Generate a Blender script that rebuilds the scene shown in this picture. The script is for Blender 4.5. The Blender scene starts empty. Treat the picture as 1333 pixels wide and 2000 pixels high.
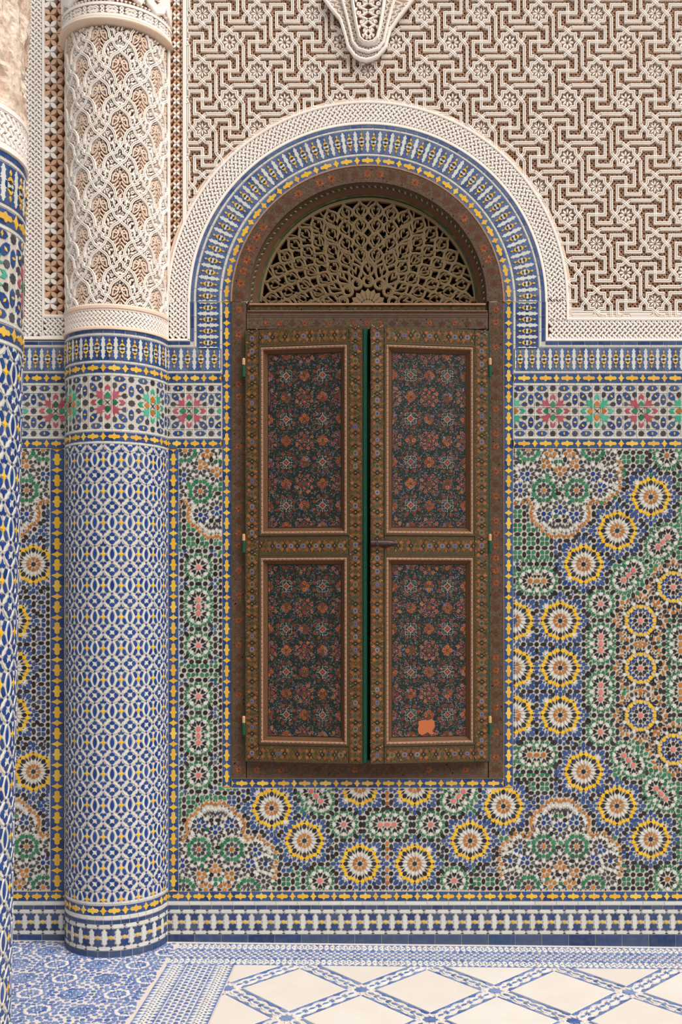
import bpy, math, random
import numpy as np
from math import sin, cos, pi, sqrt, atan2, radians

# ------------------------------------------------------------------ scale, camera, light
S = 0.002                      # metres per drawing unit on the wall (1 unit = 1 pixel of the photograph)
PX, PY, DIST = 785.0, 1157.0, 2000.0   # camera axis on the wall and its distance, in drawing units
V0 = 1843.0                    # height of the floor line
scene = bpy.context.scene
COL = scene.collection
scene.view_settings.view_transform = 'Standard'
scene.view_settings.look = 'None'
scene.view_settings.gamma = 1.0
scene.view_settings.use_curve_mapping = False
scene.view_settings.exposure = 0.08

cam_d = bpy.data.cameras.new('camera')
cam = bpy.data.objects.new('camera', cam_d)
COL.objects.link(cam)
cam_d.sensor_fit = 'HORIZONTAL'
cam_d.sensor_width = 36.0
cam_d.lens = 36.0 * DIST / 1333.0
cam_d.shift_x = (666.5 - PX) / 1333.0
cam_d.shift_y = (PY - 1000.0) / 1333.0
cam.location = ((PX - 666.5) * S, -DIST * S, (V0 - PY) * S)
cam.rotation_euler = (pi / 2, 0, 0)
cam_d.clip_start = 0.05
scene.camera = cam

world = bpy.data.worlds.new('overcast_sky')
scene.world = world
world.use_nodes = True
bg = world.node_tree.nodes['Background']
bg.inputs[0].default_value = (1.0, 0.99, 0.975, 1)
bg.inputs[1].default_value = 0.44

sun_d = bpy.data.lights.new('courtyard_daylight', 'SUN')
sun_d.energy = 4.3
sun_d.angle = radians(46)
sun_d.color = (1.0, 0.982, 0.955)
sun = bpy.data.objects.new('courtyard_daylight', sun_d)
COL.objects.link(sun)
sun.location = (2.5, -3.5, 5.0)
sun.rotation_euler = (radians(40), 0, radians(46))

RND = random.Random(7)

# ------------------------------------------------------------------ materials
def lin(c):
    return tuple(((v / 255.0) / 12.92 if v / 255.0 <= 0.04045 else ((v / 255.0 + 0.055) / 1.055) ** 2.4) for v in c)

def mat(name, cols, rough=0.4, wear=0.25, wear_scale=60.0, wear_col=None, bump=0.0, bump_scale=200.0, spec=0.5, metal=0.0):
    m = bpy.data.materials.new(name)
    m.use_nodes = True
    nt = m.node_tree
    N, L = nt.nodes, nt.links
    b = N['Principled BSDF']
    b.inputs['Roughness'].default_value = rough
    b.inputs['Specular IOR Level'].default_value = spec
    b.inputs['Metallic'].default_value = metal
    geo = N.new('ShaderNodeNewGeometry')
    oi = N.new('ShaderNodeObjectInfo')
    ad = N.new('ShaderNodeMath'); ad.operation = 'ADD'
    L.new(geo.outputs['Random Per Island'], ad.inputs[0]); L.new(oi.outputs['Random'], ad.inputs[1])
    fr = N.new('ShaderNodeMath'); fr.operation = 'FRACT'
    L.new(ad.outputs[0], fr.inputs[0])
    cr = N.new('ShaderNodeValToRGB')
    el = cr.color_ramp.elements
    while len(el) < len(cols):
        el.new(0.5)
    for i, c in enumerate(cols):
        el[i].position = i / max(1, len(cols) - 1)
        el[i].color = (*lin(c), 1)
    if len(cols) == 1:
        el[1].color = (*lin(cols[0]), 1)
    L.new(fr.outputs[0], cr.inputs[0])
    nz = N.new('ShaderNodeTexNoise')
    nz.inputs['Scale'].default_value = wear_scale
    nz.inputs['Detail'].default_value = 5.0
    nz.inputs['Roughness'].default_value = 0.65
    L.new(geo.outputs['Position'], nz.inputs['Vector'])
    mr = N.new('ShaderNodeMapRange')
    mr.inputs['From Min'].default_value = 0.42; mr.inputs['From Max'].default_value = 0.78
    mr.inputs['To Min'].default_value = 0.0; mr.inputs['To Max'].default_value = wear
    L.new(nz.outputs['Fac'], mr.inputs['Value'])
    mx = N.new('ShaderNodeMix'); mx.data_type = 'RGBA'
    L.new(mr.outputs[0], mx.inputs[0]); L.new(cr.outputs[0], mx.inputs[6])
    mx.inputs[7].default_value = (*lin(wear_col or (190, 180, 168)), 1)
    L.new(mx.outputs[2], b.inputs['Base Color'])
    if bump > 0:
        n2 = N.new('ShaderNodeTexNoise'); n2.inputs['Scale'].default_value = bump_scale; n2.inputs['Detail'].default_value = 4
        L.new(geo.outputs['Position'], n2.inputs['Vector'])
        bp = N.new('ShaderNodeBump'); bp.inputs['Strength'].default_value = bump; bp.inputs['Distance'].default_value = 0.004
        L.new(n2.outputs['Fac'], bp.inputs['Height']); L.new(bp.outputs[0], b.inputs['Normal'])
    return m

M = {}
M['white'] = mat('white_glaze', [(190, 192, 186), (202, 202, 196), (196, 190, 180)], 0.42, 0.3, 25, (192, 176, 162), spec=0.3)
M['grout'] = mat('cream_grout', [(186, 178, 166)], 0.9, 0.5, 14, (190, 170, 154), spec=0.2)
M['blue'] = mat('blue_glaze', [(20, 45, 94), (30, 65, 122), (56, 80, 122), (24, 53, 107)], 0.35, 0.34, 45, (100, 112, 138), spec=0.3)
M['navy'] = mat('faded_navy_glaze', [(34, 50, 86), (46, 66, 104), (66, 78, 104), (38, 56, 106)], 0.45, 0.35, 40, (104, 108, 124), spec=0.3)
M['deep'] = mat('deep_blue_glaze', [(11, 42, 104), (22, 64, 130), (14, 50, 115), (48, 73, 120)], 0.35, 0.2, 45, (96, 108, 140), spec=0.3)
M['yellow'] = mat('yellow_glaze', [(208, 158, 34), (218, 174, 54), (204, 152, 58), (222, 184, 74)], 0.38, 0.3, 50, (212, 176, 112), spec=0.3)
M['lemon'] = mat('bright_yellow_glaze', [(216, 166, 16), (224, 180, 36), (212, 160, 28)], 0.35, 0.15, 50, (216, 190, 120), spec=0.3)
M['black'] = mat('black_glaze', [(26, 22, 24), (36, 33, 36), (48, 47, 52), (32, 26, 28)], 0.4, 0.18, 60, (96, 92, 92), spec=0.25)
M['green'] = mat('green_glaze', [(14, 84, 54), (28, 106, 70), (50, 122, 86), (18, 78, 48)], 0.38, 0.2, 55, (130, 156, 138), spec=0.3)
M['ochre'] = mat('ochre_glaze', [(150, 86, 20), (168, 102, 32), (178, 118, 58), (142, 78, 22)], 0.38, 0.22, 55, (190, 150, 112), spec=0.3)
M['pink'] = mat('pink_glaze', [(190, 98, 96), (202, 116, 110)], 0.38, 0.2, 55, spec=0.3)
M['red'] = mat('madder_glaze', [(150, 62, 78), (162, 78, 92)], 0.38, 0.22, 55, (190, 150, 150), spec=0.3)
M['teal'] = mat('turquoise_glaze', [(52, 146, 118), (74, 162, 134), (16, 128, 98)], 0.38, 0.22, 55, (150, 186, 170), spec=0.3)
M['slate'] = mat('slate_glaze', [(60, 61, 68), (42, 40, 46), (78, 80, 86)], 0.4, 0.2, 55, (120, 118, 118), spec=0.25)
M['fblue'] = mat('floor_blue_glaze', [(58, 86, 142), (84, 110, 160), (114, 132, 172), (70, 98, 152)], 0.4, 0.4, 30, (172, 172, 190), spec=0.3)
M['fwhite'] = mat('floor_white_glaze', [(204, 207, 204), (214, 213, 208), (208, 199, 191)], 0.45, 0.4, 20, (222, 202, 190), spec=0.3)
M['fgrout'] = mat('floor_grout', [(204, 193, 184)], 0.85, 0.5, 14, (214, 192, 180), spec=0.2)
M['marble'] = mat('white_marble', [(212, 203, 193), (217, 210, 201)], 0.45, 0.4, 7, (204, 184, 165), bump=0.03, bump_scale=40, spec=0.25)
M['stucco'] = mat('white_stucco', [(238, 230, 222)], 0.88, 0.5, 9, (234, 212, 194), bump=0.2, bump_scale=260, spec=0.15)
M['stucco2'] = mat('warm_stucco', [(224, 200, 180)], 0.88, 0.5, 12, (206, 174, 150), bump=0.3, bump_scale=260, spec=0.2)
M['lattice'] = mat('tan_stucco', [(204, 166, 138)], 0.9, 0.5, 14, (218, 188, 164), bump=0.3, bump_scale=260, spec=0.15)
M['shaded_stain'] = mat('stained_shaded_ground', [(112, 74, 53)], 0.95, 0.4, 20, (134, 94, 70), spec=0.1)  # brown-stained recess ground, colour also darkened to paint shade into the carved gaps
M['rough'] = mat('crumbled_plaster', [(224, 204, 186)], 0.95, 1.0, 22, (160, 112, 80), bump=1.0, bump_scale=70, spec=0.1)
M['wood'] = mat('worn_painted_wood', [(84, 63, 50)], 0.65, 0.8, 55, (106, 82, 68), bump=0.3, bump_scale=150, spec=0.2)
M['wood2'] = mat('worn_painted_board', [(90, 70, 57)], 0.65, 0.7, 70, (108, 90, 76), bump=0.3, bump_scale=150, spec=0.2)
M['edge'] = mat('bare_pale_wood', [(150, 112, 88)], 0.7, 0.5, 60, (186, 150, 128), spec=0.25)
M['olive'] = mat('olive_painted_wood', [(70, 56, 33)], 0.6, 0.7, 80, (90, 68, 42), bump=0.15, bump_scale=200, spec=0.2)
M['panel'] = mat('dark_green_paint', [(26, 34, 30)], 0.5, 0.6, 90, (42, 40, 37), bump=0.1, bump_scale=200, spec=0.2)
M['rust'] = mat('russet_paint', [(86, 54, 32)], 0.6, 0.5, 70, (66, 46, 34), spec=0.2)
M['orange'] = mat('orange_paint', [(146, 78, 34), (116, 62, 34), (158, 90, 46)], 0.6, 0.6, 120, (80, 56, 42), spec=0.2)
M['crimson'] = mat('crimson_paint', [(100, 32, 32), (120, 48, 44), (84, 36, 36)], 0.55, 0.4, 120, (60, 46, 42), spec=0.2)
M['pgreen'] = mat('leaf_green_paint', [(60, 68, 34), (40, 58, 38), (84, 80, 42)], 0.55, 0.3, 100, (70, 64, 44), spec=0.2)
M['pblue'] = mat('violet_blue_paint', [(84, 90, 124), (72, 80, 118), (106, 104, 126)], 0.55, 0.3, 100, (82, 72, 72), spec=0.2)
M['dot'] = mat('pale_paint', [(158, 148, 134), (120, 128, 118), (170, 148, 134)], 0.55, 0.4, 100, (98, 86, 76), spec=0.2)
M['pinkdot'] = mat('rose_paint', [(172, 124, 112), (156, 106, 96)], 0.55, 0.3, 100, spec=0.2)
M['emerald'] = mat('emerald_paint', [(8, 68, 48)], 0.4, 0.35, 60, (26, 92, 70), spec=0.3)
M['grille'] = mat('painted_fretwork', [(120, 104, 76)], 0.65, 0.9, 150, (122, 84, 60), bump=0.3, bump_scale=220, spec=0.2)
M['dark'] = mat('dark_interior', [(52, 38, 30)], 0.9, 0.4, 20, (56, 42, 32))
M['iron'] = mat('old_iron', [(66, 48, 44)], 0.5, 0.5, 80, (104, 78, 68), metal=0.5)
M['bare'] = mat('bare_orange_wood', [(168, 88, 42)], 0.7, 0.4, 90, (170, 90, 44))
M['dusty'] = mat('dusty_blue_glaze', [(52, 74, 122), (66, 90, 138), (84, 100, 132), (44, 66, 118)], 0.5, 0.5, 30, (128, 134, 148), spec=0.2)
M['umber'] = mat('umber_paint', [(92, 60, 36)], 0.6, 0.5, 70, (70, 48, 34), spec=0.2)
M['teal_dark'] = mat('dark_teal_paint', [(34, 58, 50), (28, 46, 40)], 0.55, 0.3, 90, (48, 52, 46), spec=0.2)
M['gold'] = mat('old_gold_paint', [(112, 92, 48), (98, 76, 40)], 0.55, 0.4, 100, (84, 62, 40), spec=0.2)
M['brass'] = mat('tan_paint', [(190, 140, 86)], 0.5, 0.3, 60)

# ------------------------------------------------------------------ mesh helpers
def wmap(u, v, h):
    return ((u - 666.5) * S, -h * S, (V0 - v) * S)

def fmap(u, v, h):             # floor: u along the wall, v out from the wall; the floor falls a little to the right
    return ((u - 666.5) * S, -v * S, (h - 0.01 * (u - 830)) * S)

class CylMap:
    def __init__(self, xc, yc, R, lean=0.0):
        self.xc, self.yc, self.R, self.lean = xc, yc, R, lean
    def __call__(self, u, v, h):
        t = u / self.R
        r = self.R + h
        x = self.xc + r * sin(t) + self.lean * (PY - v)
        y = self.yc + r * cos(t)          # out from the wall
        return ((x - 666.5) * S, -y * S, (V0 - v) * S)

ACX, ACY = 718.5, 590.0
def area2(p):
    a = 0.0
    for i in range(len(p)):
        x0, y0 = p[i]; x1, y1 = p[(i + 1) % len(p)]
        a += x0 * y1 - x1 * y0
    return a * 0.5

def ccw(p):                    # counter-clockwise as seen by the viewer (v runs down)
    return p if area2(p) < 0 else p[::-1]

def inset(p, d):
    n = len(p); out = []
    for i in range(n):
        x, y = p[i]; x0, y0 = p[i - 1]; x1, y1 = p[(i + 1) % n]
        ax, ay = x - x0, y - y0; bx, by = x1 - x, y1 - y
        la = sqrt(ax * ax + ay * ay) or 1e-6; lb = sqrt(bx * bx + by * by) or 1e-6
        nx, ny = ay / la + by / lb, -ax / la - bx / lb     # points outward for the ccw (v-down) order
        nn = nx * nx + ny * ny
        k = 2.0 / nn if nn > 0.35 else 2.0 / 0.35
        k = min(k, 2.5)
        out.append((x + nx * d * k, y + ny * d * k))
    return out

class MB:
    def __init__(self):
        self.v, self.f, self.m, self.mats = [], [], [], []
    def mi(self, name):
        if name not in self.mats:
            self.mats.append(name)
        return self.mats.index(name)
    def face(self, pts, mname):
        b = len(self.v); self.v.extend(pts)
        self.f.append(tuple(range(b, b + len(pts)))); self.m.append(self.mi(mname))
    def prism(self, mp, p, h0, h1, mname, bev=0.35, back=False):
        p = ccw(p); n = len(p)
        q = inset(p, bev) if bev > 0 else p
        b = len(self.v)
        self.v.extend(mp(x, y, h0) for x, y in p)
        self.v.extend(mp(x, y, h1) for x, y in q)
        k = self.mi(mname)
        self.f.append(tuple(range(b + n, b + 2 * n))); self.m.append(k)
        for i in range(n):
            j = (i + 1) % n
            self.f.append((b + i, b + j, b + n + j, b + n + i)); self.m.append(k)
        if back:
            self.f.append(tuple(range(b + n - 1, b - 1, -1))); self.m.append(k)
    def flat(self, mp, p, h, mname):
        p = ccw(p); b = len(self.v)
        self.v.extend(mp(x, y, h) for x, y in p)
        self.f.append(tuple(range(b, b + len(p)))); self.m.append(self.mi(mname))
    def box(self, mp, u0, v0, u1, v1, h0, h1, mname, bev=0.5):
        self.prism(mp, [(u0, v0), (u0, v1), (u1, v1), (u1, v0)], h0, h1, mname, bev, back=True)
    def ribbon(self, mp, pts, prof, mname, closed=False, cap=True):
        n = len(pts)
        if n < 2: return
        k = self.mi(mname); np_ = len(prof); b = len(self.v)
        for i in range(n):
            x, y = pts[i]
            if closed:
                x0, y0 = pts[i - 1]; x1, y1 = pts[(i + 1) % n]
            else:
                x0, y0 = pts[max(0, i - 1)]; x1, y1 = pts[min(n - 1, i + 1)]
            ax, ay = x - x0, y - y0; bx, by = x1 - x, y1 - y
            la = sqrt(ax * ax + ay * ay); lb = sqrt(bx * bx + by * by)
            if la < 1e-6: ax, ay, la = bx, by, lb
            if lb < 1e-6: bx, by, lb = ax, ay, la
            if la < 1e-6: la = lb = 1.0
            n1 = (-ay / la, ax / la); n2 = (-by / lb, bx / lb)
            mx_, my_ = n1[0] + n2[0], n1[1] + n2[1]
            dd = (mx_ * n1[0] + my_ * n1[1])
            kk = min(1.0 / dd if dd > 0.3 else 3.3, 2.2)
            for o, h in prof:
                self.v.append(mp(x + mx_ * kk * o, y + my_ * kk * o, h))
        for i in range(n if closed else n - 1):
            a = b + i * np_; c = b + ((i + 1) % n) * np_
            for j in range(np_ - 1):
                self.f.append((a + j, a + j + 1, c + j + 1, c + j)); self.m.append(k)
        if cap and not closed:
            self.f.append(tuple(range(b, b + np_))); self.m.append(k)
            e = b + (n - 1) * np_
            self.f.append(tuple(range(e + np_ - 1, e - 1, -1))); self.m.append(k)
    def build(self, name, parent=None, smooth=False, origin=None, matrix=None):
        me = bpy.data.meshes.new(name)
        vs = self.v
        if origin is not None:
            vs = [(a[0] - origin[0], a[1] - origin[1], a[2] - origin[2]) for a in vs]
        me.from_pydata(vs, [], self.f)
        for mn in self.mats: me.materials.append(M[mn])
        me.polygons.foreach_set('material_index', self.m)
        if smooth: me.polygons.foreach_set('use_smooth', [True] * len(self.f))
        me.update()
        o = bpy.data.objects.new(name, me)
        COL.objects.link(o)
        if origin is not None: o.location = origin
        if parent is not None: o.parent = parent
        return o

def tag(o, label=None, cat=None, group=None, kind=None):
    if label: o['label'] = label
    if cat: o['category'] = cat
    if group: o['group'] = group
    if kind: o['kind'] = kind
    return o

def empty(name, loc):
    o = bpy.data.objects.new(name, None); COL.objects.link(o); o.location = loc
    o.empty_display_size = 0.05
    return o

# ---- tiles: collected per kind, the 300 largest become objects, the rest one part
class Tiles:
    def __init__(self, mp, jitter=0.25):
        self.mp, self.k, self.j = mp, {}, jitter
    def add(self, kind, p, mname, h0=0.0, h1=1.0, bev=0.4):
        if len(p) < 3: return
        a = abs(area2(p))
        if a < 0.6: return
        self.k.setdefault(kind, []).append((a, p, mname, h0, h1 + RND.uniform(-self.j, self.j) * 0.6, bev))
    def finish(self, parent, off=(0, 0, 0), limit=300, mp=None, min_area=36.0):
        mp = mp or self.mp
        for kind, lst in self.k.items():
            ext_ = lambda p: max(max(q[0] for q in p) - min(q[0] for q in p), max(q[1] for q in p) - min(q[1] for q in p))
            lst.sort(key=lambda t: -t[0])
            nbig = sum(1 for t in lst[:limit] if t[0] >= min_area and ext_(t[1]) >= 9)
            for i, (a, p, mn, h0, h1, bev) in enumerate(lst[:nbig]):
                b = MB(); b.prism(mp, p, h0, h1, mn, bev)
                cu = sum(q[0] for q in p) / len(p); cv = sum(q[1] for q in p) / len(p)
                o = b.build(kind, parent, origin=mp(cu, cv, 0))
                o.location = [o.location[i] - off[i] for i in range(3)]
            if len(lst) > nbig:
                b = MB()
                for a, p, mn, h0, h1, bev in lst[nbig:]:
                    b.prism(mp, p, h0, h1, mn, bev)
                o = b.build(kind + '_field', parent, origin=off)
                o.location = (0, 0, 0)
                tag(o, kind='stuff')

# ------------------------------------------------------------------ 2-D shapes
def oct_(cx, cy, r, rot=22.5, n=8):
    return [(cx + r * cos(radians(rot + 360 / n * i)), cy + r * sin(radians(rot + 360 / n * i))) for i in range(n)]

def xf(p, cx, cy, ang=0.0, sx=1.0, sy=1.0):
    c, s = cos(ang), sin(ang)
    return [(cx + x * sx * c - y * sy * s, cy + x * sx * s + y * sy * c) for x, y in p]

def drop(cx, cy, ang, L, W):
    return xf([(0.5, 0), (0.12, 0.46), (-0.28, 0.46), (-0.5, 0.22), (-0.5, -0.22), (-0.28, -0.46), (0.12, -0.46)], cx, cy, ang, L, W)

def dart(cx, cy, ang, L, W):   # notch outward along ang, point inward
    return xf([(0.5, 0.42), (0.2, 0), (0.5, -0.42), (0.05, -0.5), (-0.5, 0), (0.05, 0.5)], cx, cy, ang, L, W)

def dart3(cx, cy, ang, L, W):  # three-pointed leaf, points outward
    return xf([(0.5, 0), (0.2, 0.22), (0.34, 0.55), (-0.1, 0.42), (-0.5, 0.2), (-0.5, -0.2), (-0.1, -0.42), (0.34, -0.55), (0.2, -0.22)], cx, cy, ang, L, W)

def oval(cx, cy, ang, L, W):
    return xf([(0.5, 0), (0.3, 0.42), (0, 0.5), (-0.3, 0.42), (-0.5, 0), (-0.3, -0.42), (0, -0.5), (0.3, -0.42)], cx, cy, ang, L, W)

def rhomb(cx, cy, ang, L, W):
    return xf([(0.5, 0), (0, 0.5), (-0.5, 0), (0, -0.5)], cx, cy, ang, L, W)

def star(cx, cy, r1, r2, n, rot=0.0):
    return [(cx + (r1 if i % 2 == 0 else r2) * cos(rot + pi * i / n), cy + (r1 if i % 2 == 0 else r2) * sin(rot + pi * i / n)) for i in range(2 * n)]

def lens(cx, cy, w, h, n=5):   # upright pointed ellipse
    p = []
    for i in range(n): t = -1 + 2 * i / n; p.append((cx + w * (1 - t * t), cy + t * h))
    for i in range(n): t = 1 - 2 * i / n; p.append((cx - w * (1 - t * t), cy + t * h))
    return p

def rect(u0, v0, u1, v1):
    return [(u0, v0), (u0, v1), (u1, v1), (u1, v0)]

def clip(p, u0, v0, u1, v1):
    def cut(p, f, inter):
        out = []
        for i in range(len(p)):
            a, b = p[i - 1], p[i]
            fa, fb = f(a), f(b)
            if fb >= 0:
                if fa < 0: out.append(inter(a, b, fa, fb))
                out.append(b)
            elif fa >= 0: out.append(inter(a, b, fa, fb))
        return out
    it = lambda a, b, fa, fb: (a[0] + (b[0] - a[0]) * fa / (fa - fb), a[1] + (b[1] - a[1]) * fa / (fa - fb))
    for f in (lambda q: q[0] - u0, lambda q: u1 - q[0], lambda q: q[1] - v0, lambda q: v1 - q[1]):
        if not p: return p
        p = cut(p, f, it)
    return p

def swap(p): return [(y, x) for x, y in p]

# ------------------------------------------------------------------ band patterns
# each takes emit(kind, poly, material, layer) with u along the band 0..L and v across 0..H (downwards)
def band_yellow(emit, L, H=18.6, per=40.8, phase=0.0):
    n = max(1, round(L / per)); P = L / n; c = H / 2
    for i in range(n + 1):
        x = i * P
        cr = [(-7, 0), (-3.4, -2.6), (-2.3, -5), (0, -8.6), (2.3, -5), (3.4, -2.6), (7, 0), (3.4, 2.6), (2.3, 5), (0, 8.6), (-2.3, 5), (-3.4, 2.6)]
        q = clip([(x + a, c + b * H / 18.6) for a, b in cr], 0, 0, L, H)
        emit('yellow_cross_tile', q, 'yellow', 1)
        if i < n:
            xb = x + P / 2; w = P / 2 - 8.2
            br = [(-w, 0), (-w + 2.6, -3.6), (-3.4, -3.6), (-2, -5.4), (0, -6.8), (2, -5.4), (3.4, -3.6), (w - 2.6, -3.6), (w, 0), (w - 2.6, 3.6), (3.4, 3.6), (2, 5.4), (0, 6.8), (-2, 5.4), (-3.4, 3.6), (-w + 2.6, 3.6)]
            emit('yellow_bar_tile', [(xb + a, c + b * H / 18.6) for a, b in br], 'yellow', 1)
            for k in range(2):
                a0 = x + k * P / 2 + 0.4; a1 = x + (k + 1) * P / 2 - 0.4
                emit('blue_border_tile', rect(a0, 0.3, a1, c - 0.3), 'blue', 0)
                emit('blue_border_tile', rect(a0, c + 0.3, a1, H - 0.3), 'blue', 0)

def band_strip(emit, L, H, per, kind, mname):
    n = max(1, round(L / per)); P = L / n
    for i in range(n):
        emit(kind, rect(i * P + 0.4, 0.2, (i + 1) * P - 0.4, H - 0.2), mname, 0)

def band_finial(emit, L, H=45.6, per=23.6):
    n = max(1, round(L / per)); P = L / n; c = H / 2; k = H / 45.6
    wp = [(0, -21.5), (2.0, -19.5), (2.2, -17.5), (4.6, -15.5), (3.0, -13.5), (3.0, -10.5), (4.4, -8), (3.6, -6), (6.6, -4.6), (3.2, -3.6), (2.4, 0)]
    half = wp + [(a, -b) for a, b in reversed(wp[:-1])]
    full = half + [(-a, b) for a, b in reversed(half[1:-1])]
    for i in range(n + 1):
        x = i * P
        q = clip([(x + a, c + b * k) for a, b in full], 0, 0, L, H)
        emit('white_finial_tile', q, 'white', 1)
        for sg in (-1, 1):
            emit('blue_knot_tile', clip(xf([(0, -3), (1.6, -2.4), (2.2, 0), (1.6, 2.4), (0, 3), (-1.2, 0)], x + sg * 4.6, c, 0, sg, k), 0, 0, L, H), 'blue', 2)
        if i == n: break
        emit('blue_field_tile', rect(x + 0.3, 0.3, x + P / 2 - 0.2, c - 1), 'blue', 0)
        emit('blue_field_tile', rect(x + P / 2 + 0.2, 0.3, x + P - 0.3, c - 1), 'blue', 0)
        emit('blue_field_tile', rect(x + 0.3, c + 1, x + P / 2 - 0.2, H - 0.3), 'blue', 0)
        emit('blue_field_tile', rect(x + P / 2 + 0.2, c + 1, x + P - 0.3, H - 0.3), 'blue', 0)
        xm = x + P / 2
        emit('white_centre_tile', [(xm + a, c + b * k) for a, b in [(-6.5, 0), (-4, -3.4), (4, -3.4), (6.5, 0), (4, 3.4), (-4, 3.4)]], 'white', 1)
        for sg in (-1, 1):
            ring = [(-5, -3.4), (-4.6, -6.4), (-2.4, -9), (-0.8, -10.4), (0.8, -10.4), (2.4, -9), (4.6, -6.4), (5, -3.4), (2.6, -4.6), (0, -5.6), (-2.6, -4.6)]
            emit('yellow_crescent_tile', [(xm + a, c + sg * b * k) for a, b in ring], 'yellow', 2)
            emit('black_lens_tile', [(xm + a, c + sg * b * k) for a, b in [(-3.8, -2.8), (0, -4.9), (3.8, -2.8), (0, -1.2)]], 'slate', 3)
            emit('yellow_lozenge_tile', [(xm + a, c + sg * b * k) for a, b in [(0, -18.6), (1.7, -15.4), (2.2, -14), (0.9, -11.6), (0, -10.6), (-0.9, -11.6), (-2.2, -14), (-1.7, -15.4)]], 'yellow', 2)

def band_star(emit, L, H=97.0, per=86.3, start=0, u_first=0.0):
    n = int(L / per) + 3
    vc = H / 2; k = H / 97.0
    def E(kind, p, m, l=0):
        if not kind.startswith('white'):
            g = 1.0 if 'speck' in kind else 1.2
            ax = sum(a for a, b in p) / len(p); ay = sum(b for a, b in p) / len(p)
            p = [(ax + (a - ax) * g, ay + (b - ay) * g) for a, b in p]
        q = clip(p, 0, 0, L, H)
        if len(q) > 2: emit(kind, q, m, l)
    emit_white = lambda p: E('white_strap_tile', p, 'white', 0)
    for i in range(-1, n):
        cx = u_first + i * per; odd = (i + start) % 2
        ca, cb = ('teal', 'ochre') if odd else ('red', 'green')
        for a in (45, -45):
            E('black_cross_tile', rhomb(cx, vc, radians(a), 12, 1.6), 'black', 1)
        for q in range(4):
            an = q * pi / 2
            px_, py_ = cos(an), sin(an)
            E('kite_tile', drop(cx + 12.8 * px_, vc + 12.8 * py_ * k, an, 11, 9.5), cb)
            E('chevron_tile', xf([(0.5, 0), (0.1, 0.5), (-0.5, 0.46), (-0.15, 0), (-0.5, -0.46), (0.1, -0.5)], cx + 26.5 * px_, vc + 26.5 * py_ * k, an, 11, 8.6), ca)
            ad = an + pi / 4
            dx, dy = cos(ad), sin(ad)
            E('arrow_tile', xf([(0.55, 0), (0.15, 0.22), (0.35, 0.62), (-0.1, 0.34), (-0.62, 0.2), (-0.62, -0.2), (-0.1, -0.34), (0.35, -0.62), (0.15, -0.22)], cx + 20.5 * dx, vc + 20.5 * dy * k, ad, 17, 14), ca)
            for sg in (-1, 1):
                ox, oy = 30.5 * px_ - sg * 12.6 * py_, 30.5 * py_ + sg * 12.6 * px_
                E('black_drop_tile', drop(cx + ox, vc + oy * k, an + (pi if 1 else 0), 10, 8.6), 'slate')
            bx, by = cx + 40 * dx * 0.99, vc + 40 * dy * 0.99 * k
            E('blue_almond_tile', oval(bx, by, ad + pi / 2 * 0 + pi / 2 * 0, 18, 10), 'blue'); E('yellow_seed_tile', rhomb(bx, by, ad + pi / 2, 7.5, 3.6), 'yellow', 1)
            E('black_star_tile', star(cx + 43.15 * px_, vc + 43.5 * py_ * k, 5.3, 4.2, 8), 'slate')
            E('black_star_tile', star(cx + 43.15 * (1 if dx > 0 else -1), vc + 43.5 * (1 if dy > 0 else -1) * k, 5.3, 4.2, 8), 'slate') if dx > 0 else None
        for sg in (-1, 1):
            if True:
                E('blue_almond_tile', oval(cx + 43.15, vc + sg * 21.8 * k, pi / 2, 18.5, 9), 'blue'); E('yellow_seed_tile', rhomb(cx + 43.15, vc + sg * 21.8 * k, 0, 7.5, 3.6), 'yellow', 1)
            for s2 in (-1, 1):
                E('blue_almond_tile', oval(cx + s2 * 21.6, vc + sg * 43.3 * k, 0, 18.5, 9), 'blue'); E('yellow_seed_tile', rhomb(cx + s2 * 21.6, vc + sg * 43.3 * k, pi / 2, 7.5, 3.6), 'yellow', 1)
        # white straps framing the stars
        for s1 in (-1, 1):
            emit_white(rect(cx + s1 * 8.2 - 0.9, 0, cx + s1 * 8.2 + 0.9, H))
            emit_white(rect(cx + s1 * 34.6 - 0.9, 0, cx + s1 * 34.6 + 0.9, H))
        for q in range(8):
            an = pi / 8 + q * pi / 4
            E('black_speck_tile', oct_(cx + 33 * cos(an) * 1.02, vc + 33 * sin(an) * 1.02 * k, 1.2, n=5), 'slate')
            E('black_speck_tile', oct_(cx + 19 * cos(an), vc + 19 * sin(an) * k, 1.1, n=5), 'slate')
    for vv in (vc - 34.6 * k, vc - 8.2 * k, vc + 8.2 * k, vc + 34.6 * k):
        emit_white(rect(0, vv - 0.9, L, vv + 0.9))

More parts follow.
